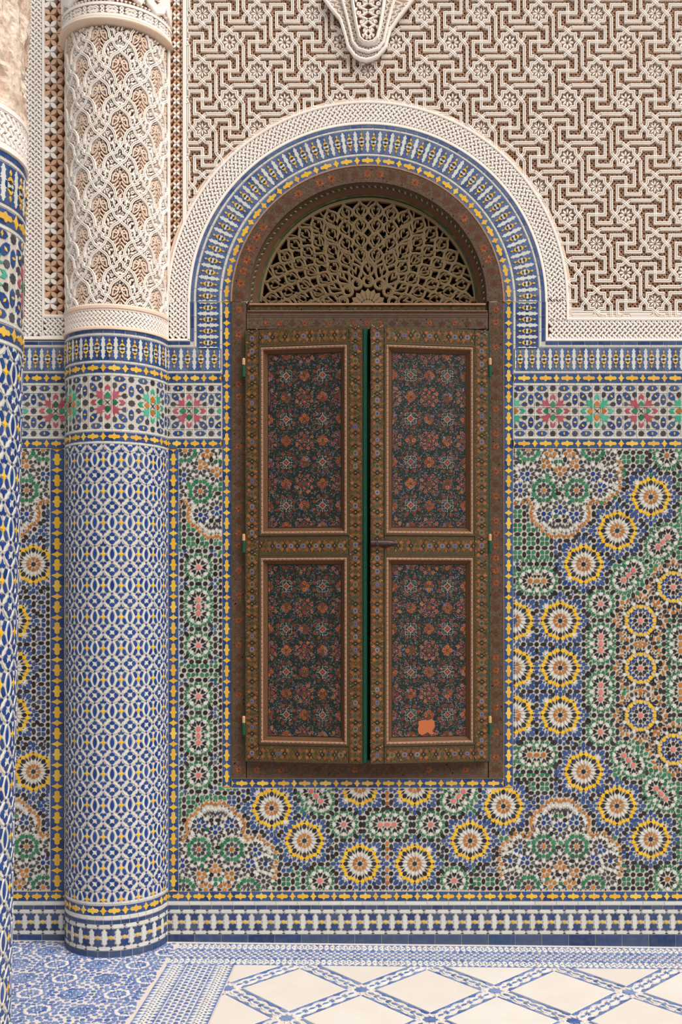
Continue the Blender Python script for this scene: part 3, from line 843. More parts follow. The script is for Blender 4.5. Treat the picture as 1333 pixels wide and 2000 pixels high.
# ------------------------------------------------------------------ columns
def column_tiles(mp, R, umin, umax, ncell, far=False):
    T = Tiles(mp)
    C = 2 * pi * R
    L = umax - umin
    full = abs(L - C) < 1
    em = lambda v0: emitter(T, lambda x, y: (umin + x, v0 + y))
    band_strip(em(667), L, 6.6, 20, 'blue_course_tile', 'blue')
    band_strip(em(674.4), L, 3.8, 16, 'white_course_tile', 'white')
    band_finial(em(679), L, 45.6)
    band_strip(em(725.2), L, 3.8, 16, 'white_course_tile', 'white')
    band_yellow(em(729.6), L, 18.4)
    band_strip(em(748.6), L, 4.2, 16, 'white_course_tile', 'white')
    band_star(em(753.2), L, 98.8, per=C / 7, start=0, u_first=(-umin) + 8)
    band_strip(em(852.6), L, 4.2, 16, 'white_course_tile', 'white')
    band_yellow(em(857.6), L, 17.6)
    band_strip(em(875.6), L, 4.0, 16, 'white_course_tile', 'white')
    band_strip(em(1734), L, 5, 16, 'white_course_tile', 'white')
    band_yellow(em(1741), L, 18.8)
    band_strip(em(1760.4), L, 7.4, 16, 'white_course_tile', 'white')
    band_strip(em(1768.4), L, 7.6, 16, 'blue_course_tile', 'navy')
    band_base(em(1776.2), L, 48.4)
    band_strip(em(1825.2), L, 32, 21, 'blue_base_tile', 'navy')
    P = C / ncell; PV = 58.6; sx = P / 33.0; sy = PV / 61.2
    ve0, ve1 = 880.2, 1733.6
    def E(kind, p, m, l=0):
        q = clip(p, umin, ve0, umax, ve1)
        if len(q) > 2 and abs(area2(q)) > 0.8: T.add(kind, q, m, 0, 1 + 0.5 * l, 0.35)
    n0 = int(math.floor(umin / P)) - 1; n1 = int(math.ceil(umax / P)) + 1
    for j in range(-1, 16):
        v = 909.6 + j * PV
        if v - 40 > ve1: break
        for i in range(n0, n1):
            c = i * P + P / 2                       # lens axis
            s_ = i * P                              # star axis
            if c < umin - 25 or s_ > umax + 25: continue
            sc = lambda pts, x: [(x + a * sx, v + b * sy) for a, b in pts]
            E('blue_lens_tile', sc(lens(0, 0, 4.0, 11.2), c), 'deep')
            for sg in (-1, 1):
                cres = [(sg * 0.6, -15), (sg * 5.6, -10), (sg * 8.8, -3.5), (sg * 9, 3), (sg * 5.6, 10), (sg * 0.6, 15), (sg * 0.5, 12.6), (sg * 3.4, 8), (sg * 4.9, 2.5), (sg * 4.9, -2.5), (sg * 3.4, -8), (sg * 0.5, -12.6)]
                E('white_crescent_tile', sc(cres, c), 'white')
                E('blue_peg_tile', sc(oct_(0, sg * 15.6, 2.1, n=6), c), 'deep')
            E('yellow_star_tile', sc(star(0, 0, 6.6, 2.3, 4), s_), 'lemon')
            for sg in (-1, 1):
                for sh in (-1, 1):
                    q = [(-11, -13.2), (-6, -15), (-2.2, -8.5), (-2.5, -3.5), (-6, -1.6), (-8.4, -6)]
                    E('blue_wing_tile', sc([(sg * a, sh * b) for a, b in q], s_), 'deep')
                q = [(-5.8, -16), (-6, -19), (-2.5, -20), (0, -26), (2.5, -20), (6, -19), (5.8, -16), (2.4, -14.8), (0, -16.4), (-2.4, -14.8)]
                E('blue_spade_tile', sc([(a, sg * b) for a, b in q], s_), 'deep')
                E('white_fan_tile', sc([(a, sg * b) for a, b in [(-2.6, -14), (2.6, -14), (0.9, -8.6), (-0.9, -8.6)]], s_), 'white')
            f = 30.6
            E('blue_peg_tile', sc(oct_(0, f, 2.0, n=6), s_), 'deep')
            E('white_cross_tile', sc([(a, f + b) for a, b in star(0, 0, 7.4, 2.6, 4, pi / 4)], c), 'white', 1)
            for q in range(4):
                an = q * pi / 2
                hx = [(3.2, -3.6), (5.4, -5.6), (9, -4.4), (10.4, -2.6), (12.4, 0), (10.4, 2.6), (9, 4.4), (5.4, 5.6), (3.2, 3.6), (4.6, 0)]
                E('blue_petal_tile', sc([(a, f + b) for a, b in xf(hx, 0, 0, an)], c), 'deep')
                ar = [(14.6 * cos(an + t), f + 14.6 * sin(an + t)) for t in (0.2, 0.5, 0.8, 1.1, 1.37)] + [(11.4 * cos(an + t), f + 11.4 * sin(an + t)) for t in (1.2, 0.8, 0.36)]
                E('white_ring_tile', sc(ar, c), 'white')
    return T

def shaft_mesh(mp, R, umin, umax, v0, v1, mname, n=64, nv=2, h=0.0):
    b = MB()
    for j in range(nv):
        a, c = v0 + (v1 - v0) * j / nv, v0 + (v1 - v0) * (j + 1) / nv
        for i in range(n):
            x0 = umin + (umax - umin) * i / n; x1 = umin + (umax - umin) * (i + 1) / n
            b.face([mp(x0, a, h), mp(x0, c, h), mp(x1, c, h), mp(x1, a, h)], mname)
    return b

def loft(b, mp, umin, umax, prof, mname, n=64):
    for j in range(len(prof) - 1):
        (v0, h0), (v1, h1) = prof[j], prof[j + 1]
        for i in range(n):
            x0 = umin + (umax - umin) * i / n; x1 = umin + (umax - umin) * (i + 1) / n
            b.face([mp(x0, v0, h0), mp(x0, v1, h1), mp(x1, v1, h1), mp(x1, v0, h0)], mname)

def ring_prof(v0, v1, h, n=6):
    return [(v0 + (v1 - v0) * i / n, h * sin(pi * i / n)) for i in range(n + 1)]

# knot border: a plait whose strands pass over and under one another, cut where they dive
def knot(b, mp, L, W, place, h0, h1, mname='stucco', n=6, w=2.15):
    per = 2.0 * W * 0.86; half = per / 2; sx = per / n
    prof = [(-w, h0), (-w, h1 - 0.7), (-w + 0.6, h1), (w - 0.6, h1), (w, h1 - 0.7), (w, h0)]
    dl = sqrt(half * half + W * W); g = (w + 1.0) / dl
    def seg(x0, t0, t1, up):
        pts = []
        m = max(1, int((t1 - t0) * dl / 6.0))
        for q in range(m + 1):
            t = t0 + (t1 - t0) * q / m
            x = x0 + half * t
            y = W * (1 - t) if up else W * t
            y = min(max(y, w * 0.7), W - w * 0.7)
            if -0.2 <= x <= L + 0.2: pts.append(place(x, y))
        if len(pts) > 1: b.ribbon(mp, pts, prof, mname)
    i = -n - 1
    while i * sx < L + half:
        for up in (True, False):
            unders = [c for c in range(1, n) if (c % 2 == 1) == up]
            t = 0.0
            for c in unders:
                seg(i * sx, t, c / n - g, up); t = c / n + g
            seg(i * sx, t, 1.0, up)
        i += 1
    for y in (-1.2, W + 1.2):
        m = max(2, int(L / 8))
        b.ribbon(mp, [place(L * q / m, y) for q in range(m + 1)], [(-0.9, h0), (-0.9, h1), (0.9, h1), (0.9, h0)], mname)

def strap_prof(w, h0, h1, g=0.35, gd=1.2):
    return [(-w, h0), (-w, h1 - 0.4), (-w + 0.4, h1), (-g, h1), (0, h1 - gd), (g, h1), (w - 0.4, h1), (w, h1 - 0.4), (w, h0)]

def spiral(cx, cy, r0, r1, a0, turns, n=10):
    return [(cx + (r0 + (r1 - r0) * i / n) * cos(a0 + turns * 2 * pi * i / n), cy + (r0 + (r1 - r0) * i / n) * sin(a0 + turns * 2 * pi * i / n)) for i in range(n + 1)]

def carved_shaft(mp, C, umin, umax, v0, v1, phase=-8.0):
    """interlaced ogee net with palmettes, wrapped on a shaft"""
    n = 8; P = C / n; PV = 106.0
    net, pal, fil = MB(), MB(), MB()
    OF = Field(umin, v0, umax, v1, [(umin + 1, v0 + 2, umax - 1, v1 - 2)], 2.0)
    pr = strap_prof(2.5, -6, 1.2, 0.75, 3.4); p2 = [(-1.2, -6), (-0.9, -0.6), (0.9, -0.6), (1.2, -6)]
    inside = lambda p: umin - 1 <= p[0] <= umax + 1 and v0 + 2 <= p[1] <= v1 - 2
    def runs(pts):
        r = []
        for p in pts:
            if inside(p): r.append(p)
            else:
                if len(r) > 1: yield r
                r = []
        if len(r) > 1: yield r
    def stamp(pts, rad):
        R_ = int(rad * 2 + 1); yy, xx = np.mgrid[-R_:R_ + 1, -R_:R_ + 1]; dsc = xx * xx + yy * yy <= (rad * 2) ** 2
        for i in range(len(pts) - 1):
            (x0, y0), (x1, y1) = pts[i], pts[i + 1]
            m = max(1, int(max(abs(x1 - x0), abs(y1 - y0)) / 1.2))
            for j in range(m + 1):
                cx = int((x0 + (x1 - x0) * j / m - umin) * 2); cy = int((y0 + (y1 - y0) * j / m - v0) * 2)
                if R_ <= cx < OF.W - R_ and R_ <= cy < OF.H - R_: OF.occ[cy - R_:cy + R_ + 1, cx - R_:cx + R_ + 1] |= dsc
    hx, hy = P / 2, PV / 2
    # half of the ogee arch from its crown knot down to the foot crossing, relative to the palmette centre
    arch = [(0, -31), (3, -26.5), (7.5, -23.5), (12.5, -20), (17, -13.7), (19, -6), (19.2, -1), (22.5, 2.5), (25.5, 8), (29, 15.5), (33.5, 19.5), (hx, 22)]
    low = [(0, 43), (2.5, 40.5), (2.5, 36.5), (7.6, 35.5), (8.2, 28), (10, 20), (14.6, 11.7), (21.5, 6), (28, 4), (32.6, 1.5), (32.8, -4.5), (36, -6.5), (hx, -10)]
    rows = range(-2, 10)
    for j in rows:
        for i in range(-6, 7):
            cx = phase + i * P + (hx if j % 2 else 0); cy = 228 + j * hy
            if cy < v0 - 80 or cy > v1 + 80 or cx < umin - 60 or cx > umax + 60: continue
            for sg in (-1, 1):
                for path, dz in ((arch, 0.0), (low, 0.35)):
                    for r in runs([(cx + sg * a, cy + b) for a, b in path]):
                        net.ribbon(mp, r, [(o, h + dz) for o, h in pr], 'stucco'); stamp(r, 3.3)
                # palmette: volutes, leaves and stem
                for c_ in (spiral(cx + sg * 7.2, cy - 9.5, 1.6, 4.6, 0 if sg > 0 else pi, sg * 1.1), [(cx + sg * 1.2, cy - 18), (cx + sg * 2.2, cy - 8), (cx + sg * 5.4, cy - 2), (cx + sg * 12, cy + 3.4)],
                           [(cx + sg * 12.6, cy - 10), (cx + sg * 13.2, cy - 3), (cx + sg * 14.4, cy + 4)], [(cx + sg * 3, cy + 1), (cx + sg * 8.6, cy + 8), (cx + sg * 13, cy + 9)],
                           [(cx + sg * 1.2, cy + 9), (cx + sg * 5.4, cy + 13), (cx + sg * 9.6, cy + 17)], [(cx + sg * 1, cy + 16), (cx + sg * 4.6, cy + 21), (cx + sg * 7, cy + 26), (cx + sg * 2, cy + 24)]):
                    for r in runs(c_): pal.ribbon(mp, r, [(-1.5, -6), (-1.2, -1.0), (1.2, -1.0), (1.5, -6)], 'stucco2'); stamp(r, 1.9)
                # leaves between the straps
                lx, ly = cx + sg * 24.5, cy - 12.0
                for k in range(6):
                    a = radians(-150 + k * 36) if sg > 0 else radians(-30 - k * 36)
                    for r in runs([(lx + 1.6 * cos(a), ly + 1.6 * sin(a)), (lx + 6.2 * cos(a + 0.3), ly + 6.8 * sin(a + 0.3))]): (fil.ribbon(mp, r, p2, 'stucco'), stamp(r, 1.5))
                for r in runs(spiral(cx + sg * 23, cy + 20, 1.2, 3.6, 0, 1.0)): (fil.ribbon(mp, r, p2, 'stucco'), stamp(r, 1.5))
                for r in runs([(cx + sg * 30, cy - 2), (cx + sg * 27.4, cy - 6), (cx + sg * 25, cy - 16), (cx + sg * 27, cy - 24)]): (fil.ribbon(mp, r, p2, 'stucco'), stamp(r, 1.5))
            for r in runs(lens(cx, cy + 5, 1.9, 4.2)): pal.prism(mp, r, -6, -0.6, 'stucco2', 0.5) if len(r) > 8 else None
            for r in runs(star(cx, cy + 30, 5, 2.4, 4)): pal.prism(mp, r, -6, -0.8, 'stucco2', 0.4) if len(r) > 6 else None
            for k in range(5):
                a = radians(-150 + k * 30)
                for r in runs([(cx + 2 * cos(a), cy - 36 + 2 * sin(a)), (cx + 8 * cos(a), cy - 36 + 7 * sin(a))]): (fil.ribbon(mp, r, p2, 'stucco'), stamp(r, 1.5))
    def leaf(L, W):
        def f(x, y):
            k = round((x - phase) / hx); a = atan2(y % hy - hy / 2, x - phase - k * hx) + 0.6
            fil.prism(mp, drop(x, y, a, L * 1.25, W * 0.86), -6, -0.9 + RND.uniform(-0.6, 0.3), 'stucco', 0.7)
            return None, None
        return f
    OF.fill([(3.6, leaf(7.6, 6.0)), (2.7, leaf(5.8, 4.6)), (2.0, leaf(4.4, 3.4)), (1.5, leaf(3.2, 2.6))])
    return net, pal, fil

# the engaged half-column
ER = 98.0
emap = CylMap(229, -5, ER)
loc = wmap(229, V0, 0)
ecol = empty('engaged_column', loc)
tag(ecol, 'half-round column joined to the wall, blue lattice tiles below carved white stucco', 'column')
def part(b, name, parent, base, smooth=False, kind=None):
    o = b.build(name, parent, smooth=smooth, origin=base)
    o.location = (0, 0, 0)
    if kind: o['kind'] = kind
    return o
EU = ER * pi / 2 + 6
sh = shaft_mesh(emap, ER, -EU, EU, 664, V0 + 25, 'grout')
part(sh, 'shaft', ecol, loc)
sh = shaft_mesh(emap, ER, -EU, EU, TOP, 666, 'shaded_stain', h=-7.0)
part(sh, 'carved_ground', ecol, loc)
column_tiles(emap, ER, -EU, EU, 19).finish(ecol, off=loc)
EC = 2 * pi * ER
net, pal, fil = carved_shaft(emap, EC, -EU, EU, 98, 622)
part(net, 'stucco_strapwork', ecol, loc, kind='stuff'); part(pal, 'stucco_palmettes', ecol, loc, kind='stuff'); part(fil, 'stucco_leaves', ecol, loc, kind='stuff')
b = MB(); loft(b, emap, -EU, EU, [(618, -7), (619, 1), (622, 3.5), (627, 3.5), (629.5, 1.5), (631, -6)], 'stucco2'); part(b, 'lower_moulding', ecol, loc, smooth=True)
b = MB(); loft(b, emap, -EU, EU, [(660, -7), (660, 2), (663, 3), (666.5, 3), (666.8, 0)], 'stucco2'); part(b, 'tile_moulding', ecol, loc, smooth=True)
b = MB(); loft(b, emap, -EU, EU, [(86, 7)] + [(86 + 12 * i / 8, 7 + 5 * sin(pi * (i / 8)) ) for i in range(1, 8)] + [(98, 2), (99, -7)], 'stucco2'); part(b, 'neck_ring', ecol, loc, smooth=True)
b = MB(); knot(b, emap, 2 * EU, 29, lambda x, y: (-EU + x, 631.5 + y), -7, 1.5); part(b, 'knot_band', ecol, loc, kind='stuff')
# capital: a panelled collar and large rounded lettering-like scrolls
b = MB(); sh = shaft_mesh(emap, ER, -EU, EU, TOP, 87, 'shaded_stain', h=1.0); part(sh, 'capital_ground', ecol, loc)
loft(b, emap, -EU, EU, [(81, 1), (81, 8), (86, 8), (86, 1)], 'stucco'); loft(b, emap, -EU, EU, [(60, 1), (60, 8), (65, 8), (65, 1)], 'stucco')
part(b, 'collar_fillet', ecol, loc)
b = MB()
for i in range(-5, 6):
    cx = i * 33.0
    for sg in (-1, 1):
        b.ribbon(emap, [(cx, 66), (cx + sg * 3, 69.5), (cx - sg * 0, 73), (cx + sg * 3, 76.5), (cx, 80)], [(-1.3, 1), (-1.1, 7), (1.1, 7), (1.3, 1)], 'stucco')
        b.ribbon(emap, [(cx + 6, 73 + sg * 2), (cx + 11, 73 + sg * 5.5), (cx + 16.5, 73 + sg * 4), (cx + 22, 73 + sg * 5.5), (cx + 27, 73 + sg * 2)], [(-1.5, 1), (-1.2, 7), (1.2, 7), (1.5, 1)], 'stucco')
        b.ribbon(emap, [(cx + 8, 73 + sg * 0.5), (cx + 13, 73 + sg * 2.4), (cx + 20, 73 + sg * 2.4), (cx + 25, 73 + sg * 0.5)], [(-1.2, 1), (-1.0, 6.6), (1.0, 6.6), (1.2, 1)], 'stucco')
    b.prism(emap, rhomb(cx + 16.5, 73, 0, 5, 3), 1, 6, 'stucco', 0.3)
part(b, 'collar_relief', ecol, loc, kind='stuff')
b = MB()
def scrollshape(pts, w, hh=8.0):
    b.ribbon(emap, pts, [(-w, 1), (-w, hh - 1), (-w + 1.6, hh), (-w + 2.1, hh - 1), (-w + 2.8, hh), (w - 2.8, hh), (w - 2.1, hh - 1), (w - 1.6, hh), (w, hh - 1), (w, 1)], 'stucco')
for cx in (-140, -54, 30, 118):
    scrollshape([(cx - 42, -10), (cx - 38, 24), (cx - 30, 40), (cx - 18, 48), (cx - 4, 40), (cx + 6, 20), (cx + 10, -4)], 9)
    scrollshape([(cx + 12, -10), (cx + 14, 20), (cx + 22, 38), (cx + 34, 44), (cx + 40, 32), (cx + 32, 18)], 8)
    scrollshape([(cx - 20, -20), (cx - 18, 20), (cx - 22, 28)], 4)
for j in range(10):
    for i in range(-22, 23):
        cx, cy = i * 7.4 + (3.7 if j % 2 else 0), -32 + j * 9.6
        b.prism(emap, star(cx, cy, 3.4, 1.5, 3, pi / 2 if j % 2 else -pi / 2), 1, 5, 'stucco', 0.3)
part(b, 'capital_relief', ecol, loc, kind='stuff')

# the free-standing column in front, seen as a sliver at the left
NR = 97.0
nmap = CylMap(242.5, 829, NR, lean=0.0185)
nloc = fmap(242.5, 829, 0)
ncol = empty('round_column', nloc)
tag(ncol, 'blue tiled round column with crumbling plaster top at the left edge', 'column')
NU = pi * NR
part(shaft_mesh(nmap, NR, -NU, NU, 664, V0 - 4, 'grout', n=96), 'shaft', ncol, nloc)
tn = column_tiles(nmap, NR, -NU, NU, 19)
# the 300 pieces nearest the visible side come out as single tiles
for kd in tn.k:
    tn.k[kd] = [(a, p, m, h0, h1, bv) for a, p, m, h0, h1, bv in tn.k[kd] if p[0][1] < V0 - 6]
tn.finish(ncol, off=nloc, limit=120)
b = MB(); loft(b, nmap, -NU, NU, [(616, -3), (617, 2), (622, 2), (623, -3)], 'stucco', 96); loft(b, nmap, -NU, NU, [(659, -3), (660, 3), (666, 3), (666.6, 0)], 'stucco', 96); part(b, 'plaster_moulding', ncol, nloc, smooth=True)
part(shaft_mesh(nmap, NR, -NU, NU, 612, 668, 'stucco2', n=96, h=-3), 'band_ground', ncol, nloc)
b = MB(); knot(b, nmap, 2 * NU, 34, lambda x, y: (-NU + x, 624 + y), -3, 1.2); part(b, 'knot_band', ncol, nloc, kind='stuff')
b = MB(); rr = random.Random(3); nu, nv = 150, 150
gv = [[0.0] * nu for _ in range(nv + 1)]
cells = [(rr.uniform(0, 1), rr.uniform(0, 1), rr.uniform(0.006, 0.03), rr.uniform(-9, 2.0)) for _ in range(900)]
arr = np.zeros((nv + 1, nu))
I, J = np.meshgrid(np.arange(nu) / nu, np.arange(nv + 1) / nv)
for cu, cv_, rad, dep in cells:
    du = np.abs(I - cu); du = np.minimum(du, 1 - du)
    m_ = (du * 2.0) ** 2 + ((J - cv_) * 1.0) ** 2 < (rad * 1.6) ** 2
    arr[m_] += dep * 0.5
arr += np.array([[rr.uniform(-1.2, 1.2) for _ in range(nu)] for _ in range(nv + 1)])
arr = np.clip(arr + 4, -12, 4) - 2.0
arr[-1] = 1.0
for j in range(nv):
    v0_, v1_ = TOP + (620 - TOP) * j / nv, TOP + (620 - TOP) * (j + 1) / nv
    for i in range(nu):
        x0, x1 = -NU + 2 * NU * i / nu, -NU + 2 * NU * (i + 1) / nu; i1 = (i + 1) % nu
        b.face([nmap(x0, v0_, arr[j][i]), nmap(x0, v1_, arr[j + 1][i]), nmap(x1, v1_, arr[j + 1][i1]), nmap(x1, v0_, arr[j][i1])], 'rough')
part(b, 'crumbled_shaft', ncol, nloc)

# ------------------------------------------------------------------ carved stucco on the wall
wall_o = (0, 0, 0)
def arch_out(x, y, r=393.0):
    """True where (x, y) lies clear of the arch border"""
    if y < ACY: return (x - ACX) ** 2 + (y - ACY) ** 2 > r * r
    return abs(x - ACX) > r
PEND = [(632, 0), (648, 22), (665.5, 43), (674, 69), (681, 96.5), (693, 114), (703, 120), (715.5, 123), (728, 120), (738, 115.5), (753.5, 98), (762, 65.5), (779, 40), (795, 20), (809.5, 0)]
def in_pend(x, y):
    if y > 122: return False
    pts = [(560, -100)] + PEND + [(880, -100)]
    ins = False
    for i in range(len(pts)):
        ax, ay = pts[i - 1]; bx, by = pts[i]
        if (ay > y) != (by > y) and x < (bx - ax) * (y - ay) / (by - ay) + ax: ins = not ins
    return ins
def free(x, y, m=0.0): return 364 + m < x < 1440 and TOP + 4 < y < 617 - m and arch_out(x, y, 392 + m) and not in_pend(x, y)

lat = MB()
prof = [(-1.15, D), (-0.8, -6.2), (0.8, -6.2), (1.15, D)]
step = 8.9
for sg in (-1, 1):
    c = -800.0
    while c < 2400:
        # the bar  y = sg * (x - c)
        seg = []
        pts = []
        x = 362.0
        while x <= 1442:
            y = sg * (x - c) if sg > 0 else (c - x)
            if free(x, y, -3): pts.append((x, y))
            else:
                if len(pts) > 1: seg.append((pts[0], pts[-1]))
                pts = []
            x += 3.0
        if len(pts) > 1: seg.append((pts[0], pts[-1]))
        for p0, p1 in seg: lat.ribbon(wmap, [p0, p1], prof, 'lattice')
        c += step
o = lat.build('stucco_lattice', wall); tag(o, kind='stuff')

strap = MB()
VU = 112.6 / 16.0
def gx(i):                      # columns of stars drift a little wider to the right
    return 395 + 106.5 * i + 0.53 * i * i
def G(ci, cj, a, b_):           # cell indices in half steps plus offsets in sixteenths of a cell
    return (gx(ci + a / 16.0), 24.6 + (cj + b_ / 16.0) * 112.6)
sp0 = strap_prof(2.75, D, 0.0, 0.8, 4.0); sp1 = strap_prof(2.75, D, 0.5, 0.8, 4.0)
def lay(pts, pr):
    # cut away what falls under the borders
    run = []
    for i in range(len(pts) - 1):
        (x0, y0), (x1, y1) = pts[i], pts[i + 1]
        okA, okB = free(x0, y0), free(x1, y1)
        if okA and okB:
            if not run: run = [(x0, y0)]
            run.append((x1, y1)); continue
        m = max(2, int(max(abs(x1 - x0), abs(y1 - y0)) / 2.5))
        for j in range(m + 1):
            x, y = x0 + (x1 - x0) * j / m, y0 + (y1 - y0) * j / m
            if free(x, y, -2):
                if not run or abs(run[-1][0] - x) + abs(run[-1][1] - y) > 0.01: run.append((x, y))
            else:
                if len(run) > 1: strap.ribbon(wmap, run, pr, 'stucco')
                run = []
    if len(run) > 1: strap.ribbon(wmap, run, pr, 'stucco')
rot = lambda p, k: p if k == 0 else rot((-p[1], p[0]), k - 1)
Qp = [(-4, 1.1), (-2.1, -0.95), (-2.1, -2.1), (-0.95, -2.1), (1.1, -4)]
Sp = [(-4, -1.1), (-4, -2.3), (0, -2.3), (0, 2.3), (4, 2.3), (4, 1.1)]
ros = []
for i2 in range(-1, 21):
    for j2 in range(-3, 13):
        ci, cj = i2 / 2.0, j2 / 2.0
        if (i2 + j2) % 2 == 0 and i2 % 2 == j2 % 2:
            for k in range(4):
                lay([G(ci, cj, *rot(p, k)) for p in Qp], sp1 if k % 2 else sp0)
            for k in (0, 1):
                lay([G(ci, cj, *rot(p, k)) for p in [(4, 1.1), (4, 6.9)]], sp0 if k else sp1)
            x, y = G(ci, cj, 0, 0)
            ok = sum(free(x + 12 * cos(t), y + 12 * sin(t)) for t in [q * pi / 4 for q in range(8)])
            if ok >= 6: ros.append((x, y, i2 % 2))
        else:
            for k in (0, 1):
                lay([G(ci, cj, *rot(p, k)) for p in Sp], sp1 if k else sp0)
# straight frame next to the fields
for pts in ([(364.6, TOP), (364.6, 430)], [(1114.5, 610), (1440, 610)]):
    strap.ribbon(wmap, pts, sp0, 'stucco')
o = strap.build('stucco_strapwork', wall); tag(o, kind='stuff')
for x, y, t in ros:
    b = MB()
    for k in range(8):
        a = k * pi / 4
        cx, cy = x + 7.2 * cos(a), y + 7.2 * sin(a)
        if not free(cx, cy, -2): continue
        if t: b.prism(wmap, drop(cx, cy, a + pi, 11.5, 5.4), D, -2.5 + RND.uniform(-0.5, 0.5), 'stucco', 0.9)
        else:
            b.prism(wmap, xf([(0.5, 0), (0, 0.5), (-0.5, 0), (0, -0.5)], cx, cy, a, 13.4, 5.4), D, -2.5 + RND.uniform(-0.5, 0.5), 'stucco', 0.9)
            b.prism(wmap, xf([(0.5, 0), (0, 0.5), (-0.5, 0), (0, -0.5)], x + 11.2 * cos(a + pi / 8), y + 11.2 * sin(a + pi / 8), a + pi / 8, 4.4, 3.4), D, -3, 'stucco', 0.5)
    b.build('stucco_rosette', wall, origin=wmap(x, y, 0))

# knot borders ------------------------------------------------------
bord = MB()
def plate(p, h=-5.6): bord.prism(wmap, p, D, h, 'shaded_stain', 0)  # dark base colour adds painted shade between the knot strands
def fillet(pts, w, h, m='stucco'): bord.ribbon(wmap, pts, [(-w, D), (-w, h - 0.8), (-w + 0.8, h), (w - 0.8, h), (w, h - 0.8), (w, D)], m)
# right-hand horizontal run, right jamb, arch, left jamb
kn = MB()
KH = 1.2
plate(rect(1066, 620, 1440, 666.4)); knot(kn, wmap, 368, 36, lambda x, y: (1072 + x, 626.5 + y), -5.6, KH)
plate(rect(1066, 588, 1112, 621)); knot(kn, wmap, 44, 35, lambda x, y: (1071.5 + y, 583 + x), -5.6, KH)
plate(rect(325.5, 588, 371.5, 666.4)); knot(kn, wmap, 79, 35, lambda x, y: (330.5 + y, 583 + x), -5.6, KH)
ra, rb = arcpts(346.5, 72), arcpts(393, 72)
for i in range(72): plate([ra[i], ra[i + 1], rb[i + 1], rb[i]])
rm = 370.0
knot(kn, wmap, pi * rm, 35, lambda x, y: (ACX + (352.5 + y) * cos(pi - x / rm), ACY - (352.5 + y) * sin(pi - x / rm)), -5.6, KH)
fillet(arcpts(349, 72), 2.4, 1.8); fillet(arcpts(390.6, 72), 2.4, 1.8)
fillet(arcpts(396, 72), 2.6, -0.6, 'stucco2')
fillet([(1068.5, 590), (1068.5, 663.8), (1440, 663.8)], 2.4, 1.8); fillet([(1109.4, 590), (1109.4, 622.6), (1440, 622.6)], 2.6, 1.8)
fillet([(1114.6, 590), (1114.6, 616.4), (1440, 616.4)], 3.2, -0.8, 'stucco2')
fillet([(328, 590), (328, 663.8), (371, 663.8)], 2.2, 1.8); fillet([(368.8, 590), (368.8, 663.8)], 2.2, 1.8)
# left of the engaged column
plate(rect(-200, TOP, 84, 662)); plate(rect(84, 616, 131, 662))
knot(kn, wmap, 748, 35, lambda x, y: (47 + y, TOP + x), -5.6, KH)
knot(kn, wmap, 45, 34, lambda x, y: (84 + x, 621 + y), -5.6, KH)
knot(kn, wmap, 748, 35, lambda x, y: (4 + y, TOP + x), -5.6, KH)
fillet([(84.5, TOP), (84.5, 617), (131, 617)], 2.4, 1.8); fillet([(44, TOP), (44, 662)], 2.0, 1.4)
fillet([(-200, 660), (131, 660)], 3.2, 1.6)
# upright listels beside the column
fillet([(360.4, TOP), (360.4, 440)], 3.4, 1.6); fillet([(329.4, TOP), (329.4, 590)], 2.6, 1.2)
o = bord.build('stucco_border', wall)
o = kn.build('stucco_knotwork', wall); tag(o, kind='stuff')

# leaf lattices either side of the engaged column -------------------
def leaves(u0, u1, v0, v1, cu, cv_, du, dv, every, keep=lambda x, y: True):
    b = MB()
    ni = int((u1 - u0) / du) + 3; nj = int((v1 - v0) / dv) + 3
    for j in range(-1, nj):
        for i in range(-1, ni):
            if (i + j) % 2: continue
            x, y = cu + i * du, cv_ + j * dv
            for sx_ in (-1, 1):
                sy_ = 1
                x1, y1 = x + sx_ * du, y + sy_ * dv
                mx_, my_ = (x + x1) / 2, (y + y1) / 2
                if not (u0 < mx_ < u1 and v0 < my_ < v1 and keep(mx_, my_)): continue
                L = sqrt(du * du + dv * dv); a = atan2(y1 - y, x1 - x)
                white = ((j % every == 0 and i == every_i(j)) or ((j + 1) % every == 0 and abs((i + sx_) - every_i(j + 1)) == 0))
                p = xf([(0.5, 0), (0.2, 0.2), (0, 0.24), (-0.2, 0.2), (-0.5, 0), (-0.2, -0.2), (0, -0.24), (0.2, -0.2)], mx_, my_, a, L * 1.02, L * 1.15)
                b.prism(wmap, p, D, -1.4 if white else -3.4, 'stucco' if white else 'lattice', 0.5)
            b.prism(wmap, oct_(x, y, 2.0, n=6), D, -4, 'lattice', 0.3)
    return b
every_i = lambda j: 0 if (j // 4) % 2 == 0 else 1
every_i = lambda j: 0
o = leaves(87, 131, TOP, 614, 97.5, 2, 12.6, 12.3, 4).build('stucco_leaf_lattice', wall); tag(o, kind='stuff')
o = leaves(331, 358, TOP, 600, 344.5, 3, 6.9, 6.9, 4, keep=lambda x, y: arch_out(x, y, 397)).build('stucco_leaf_lattice', wall); tag(o, kind='stuff')

